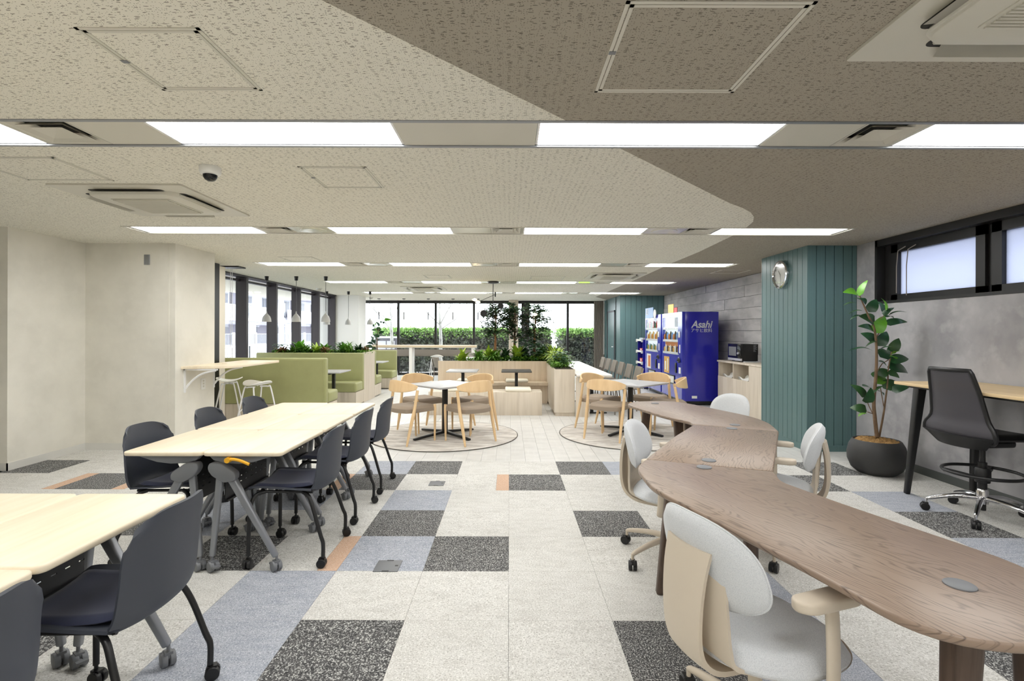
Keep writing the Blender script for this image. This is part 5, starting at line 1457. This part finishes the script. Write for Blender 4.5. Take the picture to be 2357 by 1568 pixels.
strip([(-4.55, 10.15, .936, 'rust', .85), (-4.36, 10.2, .936, 'fern', .7), (-4.30, 10.32, .936, 'bright', .95), (-4.10, 10.15, .936, 'fern', .85), (-3.92, 10.2, .936, 'lime', .7), (-3.80, 10.36, .936, 'bright', .85), (-3.70, 10.15, .936, 'rust', .8), (-3.52, 10.2, .936, 'cover', .9), (-3.50, 10.38, .936, 'sage', .7), (-3.36, 10.30, .936, 'bright', .9), (-3.22, 10.15, .936, 'fern', .85), (-3.08, 10.3, .936, 'dracaena', .85), (-3.02, 10.14, .936, 'cover', .8), (-4.0, 10.45, .936, 'dracaena', .8), (-4.7, 10.3, .936, 'sage', .6), (-2.99, 10.45, .936, 'rust', .7)], 'on the booth planter', GB)
# ---- three ficus trees in the island planter
def ficus(x, y, z, h, cw, bark, label, seed, tint='leaf_tree'):
    r = random.Random(seed)
    t = tag(empty('ficus_tree', (x, y, z)), label, 'tree', 'ficus trees in the island planter')
    tr = MB()
    for k in range(3):
        a = k * 2.1; path = bez([(.028 * math.cos(a), .028 * math.sin(a), -.005), (.018 * math.cos(a + 1.2), .018 * math.sin(a + 1.2), h * .25), (.012 * math.cos(a + 2.6), .012 * math.sin(a + 2.6), h * .5), (.03 * math.cos(a + 3.4), .03 * math.sin(a + 3.4), h * .85)], 5)
        tr.tube(path, [.015 - .009 * i / len(path) for i in range(len(path))], 6)
    tr.build('trunk', bark, t, smooth=60)
    br = MB(); f = MB()
    for k in range(74):
        z0 = h * (.34 + .62 * r.random() ** .75); a = r.uniform(0, 2 * PI); el = r.uniform(.0, .9); L_ = cw * r.uniform(.55, 1.05) * (1 - .45 * max(0, z0 / h - .75) / .2) * (1 - .5 * max(0, .5 - z0 / h) / .16)
        d = Vector((math.cos(a) * math.cos(el), math.sin(a) * math.cos(el) * .8, math.sin(el)))
        p0 = Vector((0, 0, z0)); p1 = p0 + d * L_ * .55 + Vector((0, 0, .03)); p2 = p0 + d * L_ + Vector((0, 0, -.03))
        br.tube([p0, p1, p2], [.005, .0035, .0015], 4)
        for j in range(26):
            s = r.uniform(.25, 1.05); q = p0.lerp(p1, min(1, s * 2)) if s < .5 else p1.lerp(p2, s * 2 - 1)
            b_ = r.uniform(0, 2 * PI); dd = Vector((math.cos(b_), math.sin(b_), r.uniform(-.5, .5))).normalized()
            q = q + dd * .015; leaf(f, q, q + dd * r.uniform(.06, .09), .046, .08, .1, 2)
    br.build('branches', 'bark', t)
    tag(f.build('foliage', tint, t), kind='stuff')
ficus(-.29, 10.45, ISZ, 1.12, .42, 'bark_orange', 'left ficus tree with orange-brown trunk rising from the island planter', 3)
ficus(.11, 10.55, ISZ, 1.16, .40, 'bark', 'middle ficus tree with dark green trunk in the island planter', 5, 'leaf_tree')
ficus(.52, 10.45, ISZ, 1.12, .44, 'bark_orange', 'right ficus tree with orange-brown trunk in the island planter', 9)

# ================================================================== OUTSIDE
struct(MB().box(-60, 16.46, -.2, 60, 60, -.12), 'terrace', 'asphalt'); struct(MB().box(-60, -5, -.2, -5.35, 16.46, -.12), 'terrace', 'asphalt')
def hedge(x0, x1, y0, y1, z1, label, n, seed):
    r = random.Random(seed)
    t = tag(empty('hedge', ((x0 + x1) / 2, y0, -.12)), label, 'hedge', 'clipped hedges outside the far windows')
    hw = (x1 - x0) / 2; D = y1 - y0; z1 += .12
    top, low, st = MB(), MB(), MB()
    MB().box(-hw + .06, .14, .05, hw - .06, D - .05, z1 - .07).build('core', 'hedge_core', t)
    for k in range(int((x1 - x0) * 2.2)):
        xx = -hw + (k + .5) / 2.2 + r.uniform(-.1, .1)
        st.tube([(xx, D / 2, 0), (xx + r.uniform(-.1, .1), D / 2, z1 * .8)], .025, 5)
    st.build('stems', 'hedge_low', t)
    for k in range(n):
        u = r.random()
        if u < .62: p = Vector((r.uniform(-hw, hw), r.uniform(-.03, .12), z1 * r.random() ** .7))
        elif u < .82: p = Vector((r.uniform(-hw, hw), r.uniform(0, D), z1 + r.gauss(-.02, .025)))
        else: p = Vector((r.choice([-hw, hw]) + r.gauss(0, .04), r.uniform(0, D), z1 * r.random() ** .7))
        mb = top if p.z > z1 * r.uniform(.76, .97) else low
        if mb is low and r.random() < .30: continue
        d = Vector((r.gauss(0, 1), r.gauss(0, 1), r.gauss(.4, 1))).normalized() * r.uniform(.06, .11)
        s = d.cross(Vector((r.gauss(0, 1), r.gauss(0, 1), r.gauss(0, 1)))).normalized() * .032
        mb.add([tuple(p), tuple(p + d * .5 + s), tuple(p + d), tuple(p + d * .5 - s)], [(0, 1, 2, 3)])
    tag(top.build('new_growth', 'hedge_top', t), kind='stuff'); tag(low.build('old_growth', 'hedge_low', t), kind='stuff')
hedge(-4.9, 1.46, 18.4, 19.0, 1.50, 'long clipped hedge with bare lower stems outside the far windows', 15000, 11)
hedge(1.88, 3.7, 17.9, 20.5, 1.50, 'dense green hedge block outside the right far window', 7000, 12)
def bare_tree(x, y, h, label, seed):
    r = random.Random(seed); t = tag(empty('bare_tree', (x, y, -.12)), label, 'tree', 'bare pale trees outside')
    tr = MB().tube([(0, 0, 0), (.03, 0, h * .3), (-.02, 0, h * .6), (.02, 0, h)], [.075, .06, .045, .02], 8); tr.build('trunk', 'bark_white', t, smooth=60)
    b = MB()
    def br(p, d, L_, rad, dep):
        q = p + d * L_ * .5 + Vector((r.gauss(0, .04), r.gauss(0, .04), .04)); e = p + d * L_ + Vector((0, 0, .08))
        b.tube([p, q, e], [rad, rad * .7, rad * .4], 5)
        if dep:
            for k in range(3):
                dd = (d + Vector((r.gauss(0, .5), r.gauss(0, .5), r.gauss(.25, .3)))).normalized(); br(p.lerp(e, r.uniform(.4, 1)), dd, L_ * .6, rad * .5, dep - 1)
    for k in range(9):
        a = r.uniform(0, 2 * PI); br(Vector((0, 0, h * r.uniform(.35, .85))), Vector((math.cos(a), math.sin(a) * .6, .8)).normalized(), h * .28, .022, 2)
    b.build('branches', 'bark_white', t, smooth=60)
bare_tree(-4.15, 17.7, 3.6, 'bare pale tree outside the leftmost far window pane', 21)
bare_tree(-2.42, 17.6, 3.8, 'bare white-barked tree outside the third far window pane', 22)
t = tag(empty('shed', (-4.3, 17.3, -.12)), 'low grey storage shed outside the far windows at the left', 'shed')
MB().box(-.42, .56, 0, .28, 1.0, 1.30).build('wall', 'building_grey', t); MB().box(-.48, .5, 1.30, .34, 1.05, 1.36).build('roof', 'white_metal', t)
for k in range(2): MB().box(-.36 + .32 * k, .55, .3, -.08 + .32 * k, .56, 1.2).build('door', 'building_white', t)
# ---- apartment block, fence and pole outside the left windows
bl = tag(empty('apartment_block', (-19.5, 34, 0)), 'white apartment block with balconies seen through the left windows', 'building')
MB().box(-9, -28, -.1, -1.6, 30, 7.6).build('wall', 'building_white', bl)
for z0, z1 in ((2.2, 3.35), (5.1, 6.2)):
    MB().box(-1.6, -28, z0, 0, 30, z0 + .22).build('balcony_floor', 'building_white', bl)
    for k in range(9): MB().box(-.08, -28 + 6.4 * k, z0 + .22, 0, -28 + 6.4 * k + (4.8 if k % 3 else 6.3), z1).build('balcony_wall', 'building_white', bl)
MB().box(-1.8, -28, 4.5, .3, 30, 4.75).build('eave', 'building_white', bl)
for k in range(16):
    yy = -26 + 3.5 * k
    for z0, z1 in ((2.7, 4.3), (5.4, 7.0)):
        fr = MB().box(-1.6, yy, z0, -1.54, yy + 1.7, z1).build('window', 'grey_metal', bl); MB().box(-1.54, yy + .08, z0 + .08, -1.52, yy + .8, z1 - .08).box(-1.54, yy + .9, z0 + .08, -1.52, yy + 1.62, z1 - .08).build('pane', 'window_dark', fr)
    if k % 2: MB().box(-1.5, yy, 0, -1.2, yy + .5, 2.2).build('pier', 'building_white', bl)
for k in range(8): MB().box(-1.6, -27 + 7 * k, .4, -1.52, -27 + 7 * k + 5.2, 1.95).build('garage_opening', 'building_grey', bl)
for k, yy in enumerate((-12, 2, 12)): MB().box(-.5, yy, 2.42, -.3, yy + .5, 4.45).build('downpipe', 'building_grey', bl)
t = tag(empty('boundary_wall', (-14.5, 30, -.12)), 'low white boundary wall in front of the apartment block', 'wall'); t['category'] = 'garden wall'
MB().box(-.1, -22, 0, .1, 25, .75).build('masonry', 'building_white', t)
t = tag(empty('slat_fence', (-14.5, 30, .63)), 'white metal fence with thin uprights on the boundary wall', 'fence')
for k in range(20): MB().box(-.05, -22 + 2.3 * k, 0, .05, -21.85 + 2.3 * k, .72).build('post', 'white_metal', t)
b = MB().box(-.02, -22, .62, .02, 23, .66).box(-.02, -22, .05, .02, 23, .09)
for k in range(300): b.box(-.012, -22 + .15 * k, .09, .012, -21.97 + .15 * k, .62)
tag(b.build('upright', 'grey_metal', t), kind='stuff')
t = tag(MB().tube([(-9.6, 21.2, -.12), (-9.6, 21.2, 4.4)], .10, 12).build('utility_pole', 'building_white', smooth=50), 'pale round pole outside the third left window', 'pole')
t = tag(empty('mesh_fence', (-6.6, 12, -.12)), 'thin grey wire grid fence just outside the left windows', 'fence')
b = MB()
for k in range(60): b.box(-.004, -4 + .2 * k, 0, .004, -3.992 + .2 * k, 1.12)
for k in range(9): b.box(-.004, -4, .14 * k, .004, 8, .14 * k + .006)
tag(b.build('wire', 'grey_metal', t), kind='stuff')
for k in range(6): MB().tube([(0, -4 + 2.4 * k, 0), (0, -4 + 2.4 * k, 1.15)], .02, 8).build('post', 'grey_metal', t)

t = tag(empty('exit_sign', (1.5, 10.12, HC)), 'small green lit sign under the fourth ceiling strip, right of centre', 'sign')
MB().box(-.11, -.01, -.035, .11, .01, -.012).build('lit_face', 'led_green', t); MB().box(-.12, -.015, -.012, .12, .015, 0).build('housing', 'white_plastic', t)
